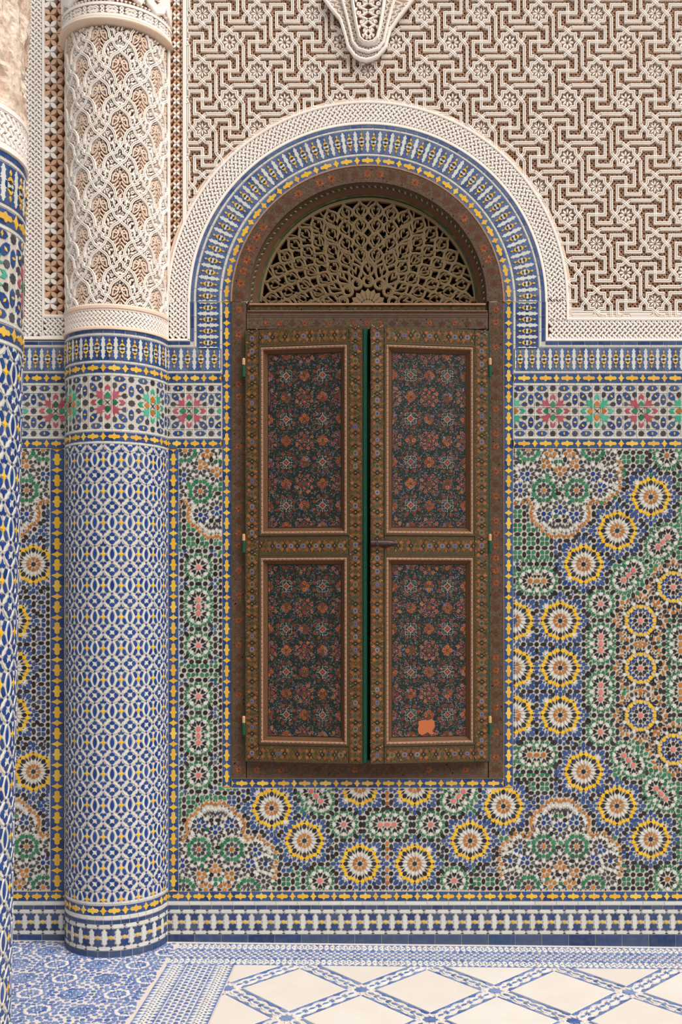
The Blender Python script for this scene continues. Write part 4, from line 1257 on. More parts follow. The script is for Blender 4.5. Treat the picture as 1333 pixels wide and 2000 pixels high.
# ------------------------------------------------------------------ carved pendant above the window
ploc = wmap(720.5, 123, 0)
pend = empty('stucco_pendant', ploc)
tag(pend, 'tongue-shaped carved stucco pendant hanging at the top above the arch', 'corbel')
def scaled(k, dy=0.0):
    return [(720.5 + (x - 720.5) * k, -8 + (y + 8) * (1 - (1 - k) * 0.62) + dy) for x, y in PEND]
def ext(p): return [(p[0][0] - 22, TOP + 0)] + p + [(p[-1][0] + 22, TOP + 0)]
b = MB(); b.prism(wmap, ext(PEND), D, 8, 'stucco2', 1.2); part(b, 'backing', pend, ploc)
U_ = lambda k: [(640 + (1 - k) * 40, TOP)] + [p for p in scaled(k)] + [(800 - (1 - k) * 40, TOP)]
b = MB()
inn = [(688, TOP), (688, 0), (692, 30), (697, 60), (703, 84), (711, 92), (720.5, 94), (730, 92), (738, 84), (744, 60), (749, 30), (753, 0), (753, TOP)]
mid = [(664, TOP), (668, 0), (676, 30), (684, 62), (690, 90), (700, 103), (720.5, 109), (740, 103), (750, 90), (756, 62), (764, 30), (773, 0), (778, TOP)]
b.ribbon(wmap, PEND, [(-2.6, 6), (-2.6, 14), (0, 15), (2.6, 14), (2.6, 6)], 'stucco')
b.ribbon(wmap, mid, [(-2.4, 6), (-2.4, 17), (0, 18), (2.4, 17), (2.4, 6)], 'stucco')
b.ribbon(wmap, inn, [(-3.4, 6), (-3.4, 21), (-1, 23), (2, 21), (3.4, 8)], 'stucco')
part(b, 'rib', pend, ploc)
b = MB(); b.prism(wmap, inn, 8, 13, 'shaded_stain', 0); part(b, 'tongue_ground', pend, ploc)
b = MB()
for sg in (-1, 1):
    cx0 = 720.5
    for y in range(-80, 90, 17):
        w = 1.0 if y < 40 else (94 - y) / 54.0
        if w < 0.3: continue
        b.ribbon(wmap, [(cx0, y - 8), (cx0 + sg * 8 * w, y - 2), (cx0 + sg * 17 * w, y + 2), (cx0 + sg * 8 * w, y + 5), (cx0, y + 9)], [(-1.9, 13), (-1.5, 18), (1.5, 18), (1.9, 13)], 'stucco')
        b.ribbon(wmap, spiral(cx0 + sg * 19 * w, y - 5, 1.2, 4.2 * max(w, .6), 0, sg * 1.1), [(-1.6, 13), (-1.3, 17.4), (1.3, 17.4), (1.6, 13)], 'stucco')
        b.ribbon(wmap, spiral(cx0 + sg * 9 * w, y + 9, 1.0, 3.0 * max(w, .6), 2, -sg * 1.0), [(-1.1, 13), (-0.8, 17), (0.8, 17), (1.1, 13)], 'stucco')
        b.prism(wmap, dart3(cx0 + sg * 24 * w, y + 4, -pi / 2, 8, 6), 13, 17, 'stucco', 0.5)
    # lattice in the outer channels
    for path, h in ((PEND, 10), (mid, 12)):
        n = len(path)
for lo, hi, h in ((PEND, mid[1:-1], 9), (mid, inn, 10)):
    k = 30
    def at(path, t):
        f = t * (len(path) - 1); i = min(int(f), len(path) - 2); f -= i
        return (path[i][0] + (path[i + 1][0] - path[i][0]) * f, path[i][1] + (path[i + 1][1] - path[i][1]) * f)
    for i in range(k):
        for d in (-1, 1):
            b.ribbon(wmap, [at(lo, i / k), at(hi, min(1, max(0, (i + d * 1.3) / k)))], [(-1.0, 8), (-0.8, h + 3), (0.8, h + 3), (1.0, 8)], 'stucco')
part(b, 'relief', pend, ploc, kind='stuff')

# ------------------------------------------------------------------ the arched window
wl = wmap(718.5, 1520, 0)
win = empty('window_1', wl)
tag(win, 'arched painted wooden window frame with pierced fretwork lunette', kind='structure')
def arc_ring(b, r0, r1, h0, h1, mname, n=64, h1b=None):
    a, c = arcpts(r0, n), arcpts(r1, n)
    h2 = h1 if h1b is None else h1b            # height at the inner edge
    for i in range(n):
        A, B, C_, E_ = a[i], a[i + 1], c[i + 1], c[i]
        b.face([wmap(*A, h2), wmap(*B, h2), wmap(*C_, h1), wmap(*E_, h1)], mname)
        b.face([wmap(*A, h0), wmap(*B, h0), wmap(*B, h2), wmap(*A, h2)], mname)
        b.face([wmap(*E_, h1), wmap(*C_, h1), wmap(*C_, h0), wmap(*E_, h0)], mname)

def flower(b, mp, x, y, r, h, m='orange', mid='crimson', n=8, rot=0.0):
    for k in range(n):
        a = rot + 2 * pi * k / n
        b.flat(mp, oval(x + r * 0.62 * cos(a), y + r * 0.62 * sin(a), a, r * 0.75, r * 0.42), h, m)
    b.flat(mp, oct_(x, y, r * 0.24, n=6), h + 0.1, mid)

def vine(b, mp, place, L, W, h, rnd, dens=0.8):
    """worn painted running scroll with flowers: place(t, w) with w across"""
    n = max(1, round(L / 24.0))
    for q in range(int(L * W / 15)):
        x, y = place(rnd.uniform(0, L), rnd.uniform(-0.46, 0.46) * W)
        b.flat(mp, rhomb(x, y, rnd.uniform(0, pi), rnd.uniform(2.5, 5), rnd.uniform(1, 2)), h - 0.2 + 0.05 * rnd.random(), rnd.choice(['wood', 'wood2', 'wood2', 'rust', 'olive', 'gold', 'rust', 'umber']))
    for i in range(n):
        t = (i + 0.5) * L / n
        x, y = place(t, 0)
        if rnd.random() < dens: flower(b, mp, x, y, W * 0.27, h, 'orange' if rnd.random() < 0.5 else 'rust', 'crimson', 8, rnd.random())
        for sg in (-1, 1):
            for q in range(5):
                if rnd.random() > 0.75: continue
                a, c = t + rnd.uniform(-0.5, 0.5) * L / n, sg * W * rnd.uniform(0.2, 0.42)
                px_, py_ = place(a, c)
                b.flat(mp, rhomb(px_, py_, rnd.uniform(0, pi), rnd.uniform(4, 7), rnd.uniform(1.8, 3)), h * 1.0 - 0.08, rnd.choice(['rust', 'crimson', 'pgreen', 'rust', 'umber']))
            pts = [place(t + (k / 6 - 0.5) * L / n, sg * W * 0.3 * cos(pi * (k / 3.0 - 1)) ) for k in range(7)]
            for k in range(6):
                (x0, y0), (x1, y1) = pts[k], pts[k + 1]
                b.flat(mp, rhomb((x0 + x1) / 2, (y0 + y1) / 2, atan2(y1 - y0, x1 - x0), 5.2, 1.1), h - 0.12, 'pgreen')
pr_ = random.Random(11)
b = MB(); arc_ring(b, 233, 266, -60, 4, 'wood')
vine(b, wmap, lambda t, w: (ACX + (249.5 + w) * cos(pi - t / 249.5), ACY - (249.5 + w) * sin(pi - t / 249.5)), pi * 249.5, 33, 4.35, pr_, 0.85)
part(b, 'arch_head', win, wl)
b = MB(); arc_ring(b, 264.4, 267.4, -10, 4.8, 'edge'); part(b, 'arch_edge', win, wl)
for u0, u1, nm in ((452.5, 482, 'jamb'), (954, 984.5, 'jamb')):
    b = MB(); b.box(wmap, u0, 590, u1, 1520, -60, 4, 'wood', 0.8)
    b.box(wmap, u0 + 1.2, 590, u0 + 2.4, 1518, 3, 4.4, 'olive', 0.2); b.box(wmap, u1 - 3, 645, u1 - 2, 1484, 3, 4.4, 'olive', 0.2)
    um = (u0 + u1) / 2
    vine(b, wmap, lambda t, w: (um + w, 594 + t), 920, 27, 4.35, pr_, 0.75)
    part(b, nm, win, wl)
b = MB(); b.box(wmap, 482, 1485, 954, 1520, -60, 3.4, 'wood', 0.8); vine(b, wmap, lambda t, w: (490 + t, 1503 + w), 456, 26, 3.75, pr_, 0.35); part(b, 'bottom_rail', win, wl)
b = MB(); b.box(wmap, 482, 610, 954, 644, -60, 3.4, 'wood2', 0.8); vine(b, wmap, lambda t, w: (486 + t, 632.5 + w), 464, 22, 3.75, pr_, 0.8)
for vv in (612, 616.5, 620): b.box(wmap, 484, vv, 952, vv + 0.8, 3, 4.0, 'wood', 0.2)
part(b, 'transom', win, wl)
b = MB(); b.box(wmap, 488, 597.5, 949, 608, -50, 1.6, 'olive', 0.6); vine(b, wmap, lambda t, w: (490 + t, 603 + w), 457, 9, 1.95, pr_, 1.0); part(b, 'transom_band', win, wl)
b = MB(); b.box(wmap, 484, 607.6, 953, 609.8, -50, 5.2, 'edge', 0.5); part(b, 'lower_ledge', win, wl)
b = MB(); b.prism(wmap, rect(487, 592.4, 950, 597.6), -40, 4.6, 'edge', 1.0, back=True); part(b, 'upper_ledge', win, wl)
b = MB(); arc_ring(b, 223.5, 233, -50, -4, 'olive', h1b=-10)
for i in range(120):
    th = pi * (i + 0.5) / 120; r = 228.4
    x, y = ACX + r * cos(th), ACY - r * sin(th)
    b.prism(wmap, oval(x, y, pi / 2 - th + 0.6, 6.5, 3.2), -9, -5.6, 'dot' if i % 2 else 'rust', 0.5)
part(b, 'beaded_moulding', win, wl)
b = MB(); arc_ring(b, 217, 223.5, -50, -10, 'rust', h1b=-14); part(b, 'orange_moulding', win, wl)
b = MB(); arc_ring(b, 213.5, 217, -50, -15, 'pgreen', h1b=-17); part(b, 'green_moulding', win, wl)
for u0, u1 in ((482, 488.5), (948.5, 954)):
    b = MB(); b.box(wmap, u0, 588, u1, 610, -50, -4, 'olive', 0.5); part(b, 'moulding_foot', win, wl)
# dark room behind
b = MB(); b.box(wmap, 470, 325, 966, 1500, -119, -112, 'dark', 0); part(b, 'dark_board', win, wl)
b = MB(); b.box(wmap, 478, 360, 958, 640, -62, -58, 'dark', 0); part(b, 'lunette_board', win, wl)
for u0, u1 in ((478.4, 482.6), (953.4, 957.4)):
    b = MB(); b.box(wmap, u0, 647, u1, 1484, -30, 5.2, 'emerald', 0.6); part(b, 'green_bead', win, wl)
b = MB(); b.box(wmap, 478.4, 1483, 957.4, 1487, -30, 5.0, 'emerald', 0.6); part(b, 'green_bead', win, wl)

# fretwork lunette ---------------------------------------------------
g = MB(); GX, GY, GR = 718.5, 594.0, 214.0
gp = lambda w, dz=0.0: [(-w, -31), (-w, -21.2 + dz), (-w + 1.1, -20 + dz), (-0.35, -20 + dz), (0, -20.7 + dz), (0.35, -20 + dz), (w - 1.1, -20 + dz), (w, -21.2 + dz), (w, -31)]
def gfree(p): return p[1] < GY - 1 and (p[0] - GX) ** 2 + (p[1] - GY) ** 2 < (GR + 5) ** 2
def gr(pts, w=2.6, dz=0.0, closed=False):
    if closed and all(gfree(p) for p in pts): g.ribbon(wmap, pts, gp(w, dz), 'grille', closed=True); return
    if closed: pts = pts + pts[:1]
    r = []
    for p in pts + [(0, 9999)]:
        if gfree(p): r.append(p)
        else:
            if len(r) > 1: g.ribbon(wmap, r, gp(w, dz), 'grille')
            r = []
def pol(r, a, dr=0.0, dt=0.0):  # a measured from the vertical axis
    ca, sa = cos(a), sin(a)
    return (GX + (r + dr) * sa + dt * ca, GY - (r + dr) * ca + dt * sa)
# central sunflower
for k in range(9):
    a = radians(-80 + 20 * k)
    g.prism(wmap, [pol(24, a, *d) for d in ((14, 0), (6, 6.4), (-4, 5), (-10, 2), (-10, -2), (-4, -5), (6, -6.4))], -31, -19.6, 'grille', 0.9)
g.prism(wmap, [p for p in arcpts(15, 14, cx=GX, cy=GY)], -31, -19, 'grille', 1.0)
# ring of linked circles round the flower, then ogee petals growing outwards
for k in range(7):
    a = radians(-78 + 26 * k)
    gr([pol(51, a, 9.5 * cos(t), 9.5 * sin(t)) for t in [2 * pi * q / 12 for q in range(12)]], 3.0, 0, True)
    gr([pol(51, a, 4 * cos(t), 5 * sin(t) ) for t in [0.2, 0.9, 1.57, 2.2, 2.9]], 1.6, 0.5)
rings = [(76, 9, 0.0), (104, 11, 0.5), (133, 14, 0.0), (162, 17, 0.5), (191, 20, 0.0)]
for ri_, (r, n, ph) in enumerate(rings):
    st = pi / n; hw = r * st * 0.5
    for k in range(-1, n + 1):
        a = -pi / 2 + (k + 0.5 + ph) * st
        hl = 18.5
        # pointed ogee loop with a pair of curls inside
        loop = [pol(r, a, dr * hl, dt * hw) for dr, dt in ((1.1, 0), (0.72, 0.16), (0.45, 0.6), (0.1, 0.97), (-0.3, 0.86), (-0.7, 0.36), (-1.05, 0), (-0.7, -0.36), (-0.3, -0.86), (0.1, -0.97), (0.45, -0.6), (0.72, -0.16))]
        gr(loop, 2.5, 0.4 * (k % 2), True)
        if ri_ >= 1:
            for sg in (-1, 1):
                gr([pol(r, a, -11, sg * 1.5), pol(r, a, -4, sg * hw * 0.42), pol(r, a, 2, sg * hw * 0.5), pol(r, a, 5, sg * hw * 0.3), pol(r, a, 2, sg * hw * 0.16)], 1.7, 0.8)
                g.prism(wmap, [pol(r + 15, a + sg * st * 0.5, *d) for d in ((7, 0), (2, 3.4), (-4, 3), (-6, 0), (-4, -3), (2, -3.4))], -31, -19.4, 'grille', 0.8) if r < 185 and abs(a + sg * st * 0.5) < 1.5 else None
        else:
            gr([pol(r, a, 6, -5), pol(r, a, -3, 0), pol(r, a, 6, 5)], 2.0, 0.8)
for k in range(15):
    a0 = -pi / 2 + pi * (k + 0.5) / 15
    gr([pol(r, a0 + 0.05 * sin((r - 60) / 12.0 + k)) for r in range(62, 214, 6)], 1.5, 0.3)
# rim of the lunette
gr([pol(GR - 0.5, -pi / 2 + pi * q / 60) for q in range(1, 60)], 3.4, 0.2)
part(g, 'fretwork', win, wl, kind='stuff')

# ------------------------------------------------------------------ shutters
def paint_stile(b, mp, place, L, h, rnd, wear=0.0, blue=0.55):
    n = max(1, round(L / 25.4)); P = L / n
    for q in range(int(L * 24 / 9)):
        x, y = place(rnd.uniform(0, L), rnd.uniform(-12.6, 12.6)); b.flat(mp, rhomb(x, y, rnd.choice([0.8, -0.8]), rnd.uniform(3.4, 6), rnd.uniform(1.0, 1.8)), h + 0.02 + 0.02 * rnd.random(), rnd.choice(['gold', 'gold', 'pgreen', 'panel', 'rust', 'orange', 'wood']))
    for i in range(n):
        t = (i + 0.5) * P
        if rnd.random() > wear:
            x, y = place(t, 0)
            b.flat(mp, oct_(x, y, 4.6), h + 0.10, 'dot' if rnd.random() < 0.6 else 'pblue'); b.flat(mp, oct_(x, y, 3.9), h + 0.2, 'pblue' if rnd.random() < blue else 'pgreen'); b.flat(mp, oct_(x, y, 1.9, n=6), h + 0.3, 'crimson')
        for st in (-1, 1):
            for sw in (-1, 1):
                if rnd.random() < 0.82:
                    x, y = place(t + st * 6.4, sw * 6.2); b.flat(mp, [place(t + st * a_, sw * c_) for a_, c_ in ((3.2, 6.2), (6.8, 2.6), (10.6, 6.6), (6.4, 10.2))], h + 0.2, 'orange')
                x0, y0 = place(t, sw * 10.5); x1, y1 = place(t + st * P / 2, -sw * 10.5)
                b.flat(mp, rhomb((x0 + x1) / 2, (y0 + y1) / 2, atan2(y1 - y0, x1 - x0), sqrt((x1 - x0) ** 2 + (y1 - y0) ** 2), 2.2), h + 0.05, 'gold')
                x0, y0 = place(t + st * 3, sw * 10.5); x1, y1 = place(t + st * (P / 2 + 3), -sw * 10.5)
                b.flat(mp, rhomb((x0 + x1) / 2, (y0 + y1) / 2, atan2(y1 - y0, x1 - x0), sqrt((x1 - x0) ** 2 + (y1 - y0) ** 2), 1.6), h + 0.08, 'panel')
        for sw in (-1, 1):
            for dt_ in (-8, -4.5, 4.5, 8):
                x, y = place(i * P + dt_ * 0.6, sw * (3 + abs(dt_) * 0.8)); b.flat(mp, rhomb(x, y, rnd.uniform(0, 3), 3.4, 1.6), h + 0.16, rnd.choice(['orange', 'rust', 'brass', 'dot', 'pgreen', 'olive']))
        x, y = place(i * P, 0)
        b.flat(mp, rhomb(x, y, 0, 5, 5), h + 0.15, 'rust'); b.flat(mp, rhomb(x, y, 0, 2.2, 2.2), h + 0.25, 'dot')

def paint_panel(b, mp, u0, v0, u1, v1, h, rnd, worn):
    nx = 4; ny = max(2, 2 * round((v1 - v0) / 75.0)); dx = (u1 - u0) / nx; dy = (v1 - v0) / ny
    ins = lambda x, y: u0 + 0.6 < x < u1 - 0.6 and v0 + 0.6 < y < v1 - 0.6
    def fl(p, hh, m):
        q = clip(p, u0 + 0.4, v0 + 0.4, u1 - 0.4, v1 - 0.4)
        if len(q) > 2 and abs(area2(q)) > 0.2: b.flat(mp, q, hh, m)
    def dt(x, y, r, m, hh=0.4):
        if ins(x, y) and rnd.random() > worn: b.flat(mp, oct_(x, y, r, n=6), h + hh, m)
    for j in range(ny + 1):
        for i in range(nx + 1):
            x, y = u0 + i * dx, v0 + j * dy
            ei, ej = i % 2 == 0, j % 2 == 0
            if ei and ej:                      # beaded red cluster
                for k in range(4):
                    a = k * pi / 2
                    fl(oct_(x + 8.6 * cos(a), y + 9 * sin(a), 4.2), h + 0.14, 'crimson'); dt(x + 8.2 * cos(a), y + 8.6 * sin(a), 1.15, 'dot', 0.5)
                    for sg in (-1, 1):
                        aa = a + sg * 0.46
                        fl(oct_(x + 16.4 * cos(aa), y + 16.6 * sin(aa), 2.9), h + 0.12, 'orange' if rnd.random() < 0.6 else 'crimson')
                        for q in range(6): dt(x + 16.4 * cos(aa) + 3.4 * cos(q * pi / 3), y + 16.6 * sin(aa) + 3.4 * sin(q * pi / 3), 0.75, 'pinkdot')
                fl(star(x, y, 8, 4, 4, pi / 4), h + 0.1, 'rust'); fl(oct_(x, y, 3.0), h + 0.2, 'pgreen')
                for q in range(28):
                    t = 2 * pi * q / 28; rr_ = 13.6 + 2.4 * cos(4 * t)
                    dt(x + rr_ * cos(t), y + rr_ * sin(t), 0.72, 'pinkdot')
            elif ei != ej:                     # orange quatrefoil
                for k in range(4):
                    a = k * pi / 2
                    fl(oval(x + 6.4 * cos(a), y + 6.4 * sin(a), a, 9, 8), h + 0.12, 'orange' if rnd.random() < 0.72 else 'rust')
                    fl(oct_(x + 7.2 * cos(a + pi / 4), y + 7.2 * sin(a + pi / 4), 3.2), h + 0.1, 'crimson' if rnd.random() < 0.8 else 'pblue')
                    fl(rhomb(x + 6 * cos(a), y + 6 * sin(a), a, 6, 2.2), h + 0.22, 'rust')
                fl(rhomb(x, y, 0, 5, 5), h + 0.26, 'rust')
            else:                              # pale cross flower with curls
                fl(star(x, y, 8.6, 5.2, 4), h + 0.12, 'dot'); fl(star(x, y, 6.4, 4.0, 4), h + 0.2, 'crimson'); fl(oct_(x, y, 2), h + 0.28, 'orange')
                for k in range(4):
                    a = k * pi / 2
                    fl(rhomb(x + 10.6 * cos(a), y + 10.6 * sin(a), a, 6, 1.6), h + 0.15, 'dot')
                    cx, cy = x + 8.6 * cos(a + pi / 4), y + 8.6 * sin(a + pi / 4)
                    for q in range(5):
                        t0 = a + pi / 4 - 1.2 + q * 0.6
                        if rnd.random() > worn: fl(rhomb(cx + 4.8 * cos(t0), cy + 4.8 * sin(t0), t0 + pi / 2, 3.8, 1.5), h + 0.18, 'dot')
                    for q in range(4): dt(cx + 2 * cos(q * pi / 2), cy + 2 * sin(q * pi / 2), 0.7, 'dot')
                    for sg in (-1, 1):
                        fx, fy = x + 17 * cos(a + sg * 0.42), y + 17.6 * sin(a + sg * 0.42)
                        fl(drop(fx, fy, a + sg * 0.42 + pi, 7, 5.4), h + 0.12, 'crimson'); fl(drop(fx, fy, a + sg * 0.42 + pi, 9, 7), h + 0.08, 'olive')
    for q in range(int((u1 - u0) * (v1 - v0) / 11)):
        x, y = rnd.uniform(u0, u1), rnd.uniform(v0, v1)
        fl(rhomb(x, y, rnd.uniform(0, pi), rnd.uniform(3, 6.5), rnd.uniform(1.4, 3)), h + 0.03 + 0.04 * rnd.random(), rnd.choice(['teal_dark', 'teal_dark', 'teal_dark', 'pgreen', 'crimson', 'wood', 'olive', 'pblue', 'panel', 'panel']))
    for q in range(int((u1 - u0) * (v1 - v0) / 24)):
        x, y = rnd.uniform(u0, u1), rnd.uniform(v0, v1)
        dt(x, y, rnd.uniform(0.5, 0.85), 'dot' if rnd.random() < 0.7 else 'pblue', 0.34)

def lathe(b, mp, pts, axis_v, u0, hc, mname, n=10):
    """solid of revolution about a line along u (pts: (u, r))"""
    rings = []
    for u, r in pts:
        rings.append([mp(u0 + u, axis_v + r * cos(2 * pi * k / n), hc + r * sin(2 * pi * k / n)) for k in range(n)])
    for i in range(len(rings) - 1):
        for k in range(n):
            b.face([rings[i][k], rings[i][(k + 1) % n], rings[i + 1][(k + 1) % n], rings[i + 1][k]], mname)
    b.face(rings[0][::-1], mname); b.face(rings[-1], mname)

def barrel(b, mp, u, v0, v1, hc, r, mname, n=10):
    A = [mp(u + r * cos(2 * pi * k / n), v0, hc + r * sin(2 * pi * k / n)) for k in range(n)]
    B = [mp(u + r * cos(2 * pi * k / n), v1, hc + r * sin(2 * pi * k / n)) for k in range(n)]
    A2 = [mp(u + r * 0.6 * cos(2 * pi * k / n), v0 - 2, hc + r * 0.6 * sin(2 * pi * k / n)) for k in range(n)]
    for k in range(n):
        b.face([A[k], A[(k + 1) % n], B[(k + 1) % n], B[k]], mname); b.face([A2[k], A2[(k + 1) % n], A[(k + 1) % n], A[k]], mname)
    b.face(A2, mname); b.face(B[::-1], mname)

VT, VB, LW = 649.5, 1484.0, 230.0
def shutter(hinge_u, sgn, ang, label, seed, worn):
    rnd = random.Random(seed)
    o = empty('window_shutter', wmap(hinge_u, VB, 5.5))
    o.rotation_euler = (0, 0, ang)
    tag(o, label, 'shutter', 'painted shutters of the arched window')
    mp = lambda u, v, h: (sgn * u * S, -h * S, (VB - v) * S)
    def add(b, name, parent=o, **k):
        if sgn < 0: b.f = [f[::-1] for f in b.f]
        return b.build(name, parent, **k)
    b = MB(); b.box(mp, 0.5, VT + 1, LW - 0.4, VB - 1, 0, 6, 'emerald', 0.3); add(b, 'core')
    H = 14.0
    for u0, u1 in ((0, 27.5), (204, LW)):
        b = MB(); b.box(mp, u0, VT, u1, VB, 3, H, 'olive', 0.7)
        um = (u0 + u1) / 2
        paint_stile(b, mp, lambda t, w: (um + w, VT + 4 + t), VB - VT - 8, H + 0.15, rnd, worn)
        add(b, 'stile')
    for v0, v1 in ((VT, 681), (1048.5, 1087), (1451, VB)):
        b = MB(); b.box(mp, 27.5, v0, 204, v1, 3, H - 0.1, 'olive', 0.5)
        vm = (v0 + v1) / 2
        paint_stile(b, mp, lambda t, w: (30 + t, vm + w), 171, H + 0.05, rnd, worn * 0.6, 0.8)
        add(b, 'rail')
    for v0, v1 in ((681, 1048.5), (1087, 1451)):
        loop = [(27.5, v0), (204, v0), (204, v1), (27.5, v1)]
        b = MB(); b.ribbon(mp, loop, [(0, 8), (0, H + 1.2), (1.6, H + 1.8), (3.6, H + 0.6)], 'olive', closed=True)
        b.ribbon(mp, loop, [(3.6, 8), (3.6, H + 0.6), (5, H + 2.4), (7.4, H + 2.2), (8.4, H + 0.4), (8.4, 8)], 'edge', closed=True)
        # beads along the moulding
        for i in range(int((v1 - v0) / 4.4)):
            v = v0 + 6 + i * 4.4
            if v > v1 - 6: break
            for u in (27.5 + 6.2, 204 - 6.2): b.prism(mp, oval(u, v, 0.6, 3.4, 1.7), H + 1, H + 3.0, 'wood' if i % 2 else 'dot', 0.3)
        for i in range(38):
            u = 36 + i * 4.3
            if u > 198: break
            for v in (v0 + 6.2, v1 - 6.2): b.prism(mp, oval(u, v, 0.6, 3.4, 1.7), H + 1, H + 3.0, 'wood' if i % 2 else 'dot', 0.3)
        add(b, 'beaded_moulding')
        b = MB(); b.ribbon(mp, loop, [(8.4, 6), (8.4, H + 0.4), (10, H - 1), (12.6, H - 4), (15.6, 7), (15.6, 5)], 'umber', closed=True); add(b, 'inner_moulding')
        b = MB(); b.box(mp, 41, v0 + 13.6, 190.4, v1 - 13.6, 4, 7, 'panel', 0)
        paint_panel(b, mp, 44, v0 + 17, 187.4, v1 - 17, 7.0, rnd, worn)
        if sgn < 0 and v0 > 1000:
            # bare patch where the paint has flaked off
            patch = [(106, 1404), (111, 1401), (118, 1403), (124, 1402), (131, 1403), (137, 1405), (136, 1413), (138, 1420), (136, 1428), (130, 1432), (123, 1429), (119, 1426), (112, 1431), (107, 1430), (109, 1422), (104, 1415)]
            b.flat(mp, [(u, v) for u, v in patch], 7.75, 'bare')
        add(b, 'panel')
    for v in (706, 1046, 1398):
        b = MB(); barrel(b, mp, -2.5, v, v + 11, H + 1, 3.0, 'brass'); barrel(b, mp, -2.5, v + 13, v + 34, H + 0.5, 3.2, 'emerald'); add(b, 'hinge')
    if sgn > 0:
        b = MB(); b.box(mp, LW, VT + 2, LW + 8.5, VB - 1, -2, 7, 'emerald', 1.0); add(b, 'meeting_strip')
        b = MB(); b.box(mp, LW - 5, 1060, LW + 1, 1065, H - 1, H + 2, 'iron', 0.5); add(b, 'keeper')
    else:
        b = MB(); lathe(b, mp, [(-52, 1.4), (-44, 3.0), (-36, 4.4), (-14, 4.8), (-12, 5.4), (-9, 5.4), (-8, 4.4), (0, 4.4)], 1063, LW, H + 4.4, 'iron')
        b.box(mp, LW - 48, 1056, LW - 2, 1070, H - 0.5, H + 1.2, 'iron', 0.4); b.box(mp, LW - 14, 1056.5, LW - 11, 1069.5, H, H + 9.6, 'iron', 0.5)
        add(b, 'bolt')
    return o
shutter(484.0, 1, -radians(8.0), 'left painted shutter leaf with green meeting edge, darker worn floral panels', 21, 0.35)
shutter(951.5, -1, radians(8.0), 'right painted shutter leaf with iron bolt and bare orange patch', 22, 0.12)

# ------------------------------------------------------------------ the floor
fb = MB()
fb.box(fmap, -600, -130, 2000, 2400, -40, -1.0, 'fgrout', 0)
floor = fb.build('floor')
tag(floor, 'courtyard floor of blue and white tiles with marble diamonds', kind='structure')
FT = Tiles(fmap, 0.12)
fpal = dict(black='fblue', ochre='fblue', lemon='fblue', blue='fblue', white='fwhite', green='fblue', slate='fblue', deep='fblue', pink='fblue')
FF = Field(-300, 2, 356, 560, [(-300, 6, 350, 552)])
FQ = Mosaic(FF, fpal)
for i in range(-4, 5):
    for j in range(-1, 7):
        FQ.green(265 + i * 74 + (37 if j % 2 else 0), 60 + j * 68) if (i + j) % 2 else FQ.leafy(265 + i * 74 + (37 if j % 2 else 0), 60 + j * 68)
FQ.finish(False)
for p, m in FF.out: FT.add('floor_mosaic_tile', p, m, -1, 0.2, 0.3)
# border courses: t across the border from the outer edge, s along it
def fborder(place, L, vis0=0, vis1=1e9):
    def E(kind, p, m, l=0): FT.add(kind, [place(x, y) for x, y in p], m, -1, 0.2 + 0.4 * l, 0.3)
    def serr(t0, t1, flip):
        n = int(L / 12)
        for i in range(n):
            s = i * 12.0
            E('blue_tooth_tile', [(s + 0.4, t0), (s + 11.6, t0), (s + 6, t1)] if flip else [(s + 0.4, t1), (s + 6, t0), (s + 11.6, t1)], 'fblue')
            E('white_tooth_tile', [(s + 6.4, t1), (s + 12, t0 + 0.6), (s + 17.6, t1)] if flip else [(s + 6.4, t0), (s + 12, t1 - 0.6), (s + 17.6, t0)], 'fwhite')
    def chain(t0, t1):
        n = int(L / 10.5)
        for i in range(n):
            s = i * 10.5 + 5; c = (t0 + t1) / 2
            E('white_bead_tile', oct_(s, c, min(5.2, (t1 - t0) / 2)), 'fwhite'); E('black_pip_tile', rhomb(s, c, 0, 4.6, 3.4), 'slate', 1)
            for sg in (-1, 1): E('blue_wedge_tile', [(s + 2.8, c + sg * 6.4), (s + 7.7, c + sg * 6.4), (s + 5.25, c + sg * 2.4)], 'fblue')
    def diaper(t0, t1):
        rows = 5; dv = (t1 - t0) / rows; n = int(L / 13)
        for r in range(rows):
            for i in range(n):
                s = i * 13.0 + (6.5 if r % 2 else 0); c = t0 + (r + 0.5) * dv
                E('blue_diaper_tile', oval(s, c, 0, 9.8, 6.4) if r % 2 == 0 else oct_(s, c, 3.6), 'fblue')
                E('white_diaper_tile', rhomb(s + 6.5, c, pi / 2, 8, 3.4), 'fwhite')
    serr(13, 22, True); chain(23, 36); serr(37, 45, False); diaper(46, 90); serr(91, 99, True); chain(100, 113); serr(114, 122, False)
fborder(lambda s, t: (352 + s, t), 1120)
fborder(lambda s, t: (341 + t * 1.12, 124 + s), 420)
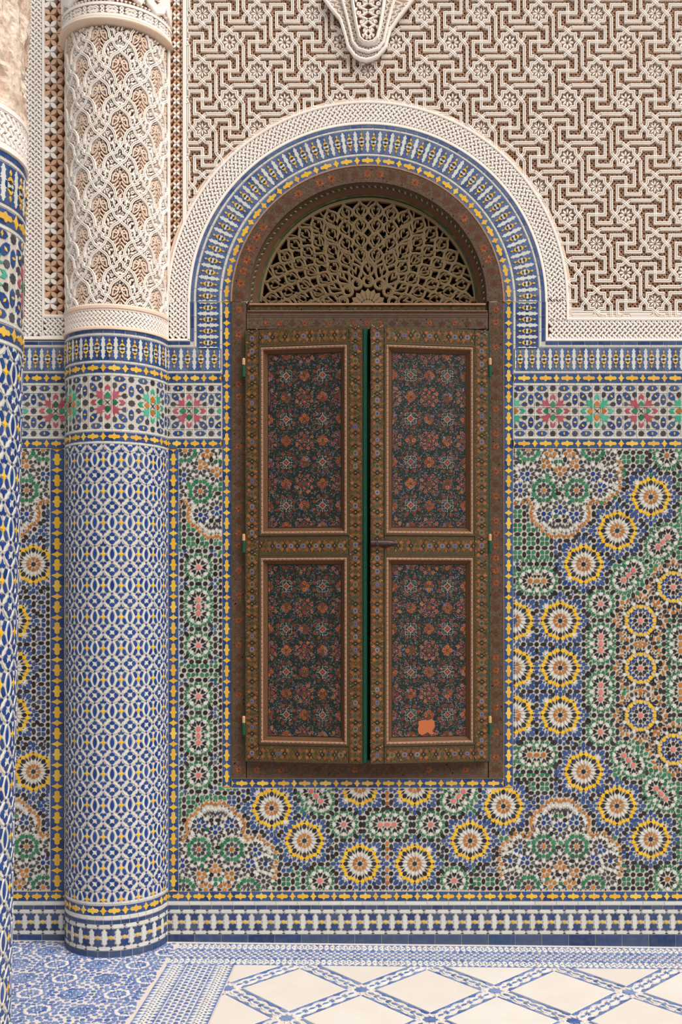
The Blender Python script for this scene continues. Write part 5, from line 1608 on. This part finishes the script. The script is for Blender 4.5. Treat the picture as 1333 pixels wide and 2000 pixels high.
# marble diamonds and the zellige bands between them
MU0, MV0, MU1, MV1 = 480.0, 124.5, 1790.0, 640.0
hu, hv = 115.5, 121.0
for i in range(-1, 7):
    for j in range(-1, 3):
        for cx, cy in ((600 + 231 * i, 234 + 242 * j), (484.5 + 231 * i, 113 + 242 * j)):
            p = clip([(cx - hu + 26, cy), (cx, cy + hv - 27), (cx + hu - 26, cy), (cx, cy - hv + 27)], MU0, MV0, MU1, MV1)
            if len(p) > 2 and abs(area2(p)) > 60:
                b = MB(); b.prism(fmap, p, -1, 0.45 + RND.uniform(-0.1, 0.1), 'marble', 0.6)
                b.build('marble_slab', floor, origin=fmap(cx, cy, 0))
dl = sqrt(hu * hu + hv * hv)
for i in range(-2, 8):
    for j in range(-1, 3):
        for nx, ny in ((484.5 + 231 * i, 234 + 242 * j), (600 + 231 * i, 113 + 242 * j)):
            for su in (-1, 1):
                ex, ey = su * hu / dl, hv / dl
                fx, fy = -ey, ex
                pl = lambda t, w: (nx + ex * t + fx * w, ny + ey * t + fy * w)
                def E(kind, p, m, l=0):
                    q = clip([pl(*k) for k in p], MU0, MV0, MU1, MV1)
                    if len(q) > 2: FT.add(kind, q, m, -1, 0.2 + 0.35 * l, 0.3)
                for sg in (-1, 1):
                    for k in range(8):
                        t0, t1 = 19 + k * (dl - 38) / 8, 19 + (k + 1) * (dl - 38) / 8
                        E('blue_edge_tile', [(t0 + 0.3, sg * 18), (t1 - 0.3, sg * 18), (t1 - 0.3, sg * 13), ((t0 + t1) / 2, sg * (9 if k % 2 else 14.6)), (t0 + 0.3, sg * 13)], 'fblue')
                n = 5; Pd = (dl - 20) / n
                for k in range(n):
                    tm = 10 + (k + 0.5) * Pd
                    for sg in (-1, 1):
                        E('white_link_tile', [(tm - 12.5, sg * 0.8), (tm - 7, sg * 6.4), (tm, sg * 8.8), (tm + 7, sg * 6.4), (tm + 12.5, sg * 0.8), (tm + 7, sg * 2.6), (tm, sg * 4.2), (tm - 7, sg * 2.6)], 'fwhite', 1)
                    E('blue_link_tile', [(tm - 8, 0), (tm, 3.4), (tm + 8, 0), (tm, -3.4)], 'fblue')
                    if k:
                        tb = 10 + k * Pd
                        E('blue_node_tile', star(tb, 0, 5.6, 4, 6), 'fblue', 1)
                        for sg in (-1, 1): E('white_node_tile', rhomb(tb, sg * 8.6, 0, 8, 5), 'fwhite')
            q = clip(star(nx, ny, 13, 9, 8), MU0, MV0, MU1, MV1)
            if len(q) > 2: FT.add('blue_node_tile', q, 'fblue', -1, 0.6, 0.3)
            for k in range(8):
                a = k * pi / 4
                q = clip(rhomb(nx + 15.5 * cos(a), ny + 15.5 * sin(a), a, 8, 5), MU0, MV0, MU1, MV1)
                if len(q) > 2: FT.add('white_node_tile', q, 'fwhite', -1, 0.5, 0.3)
FT.finish(floor, limit=200)
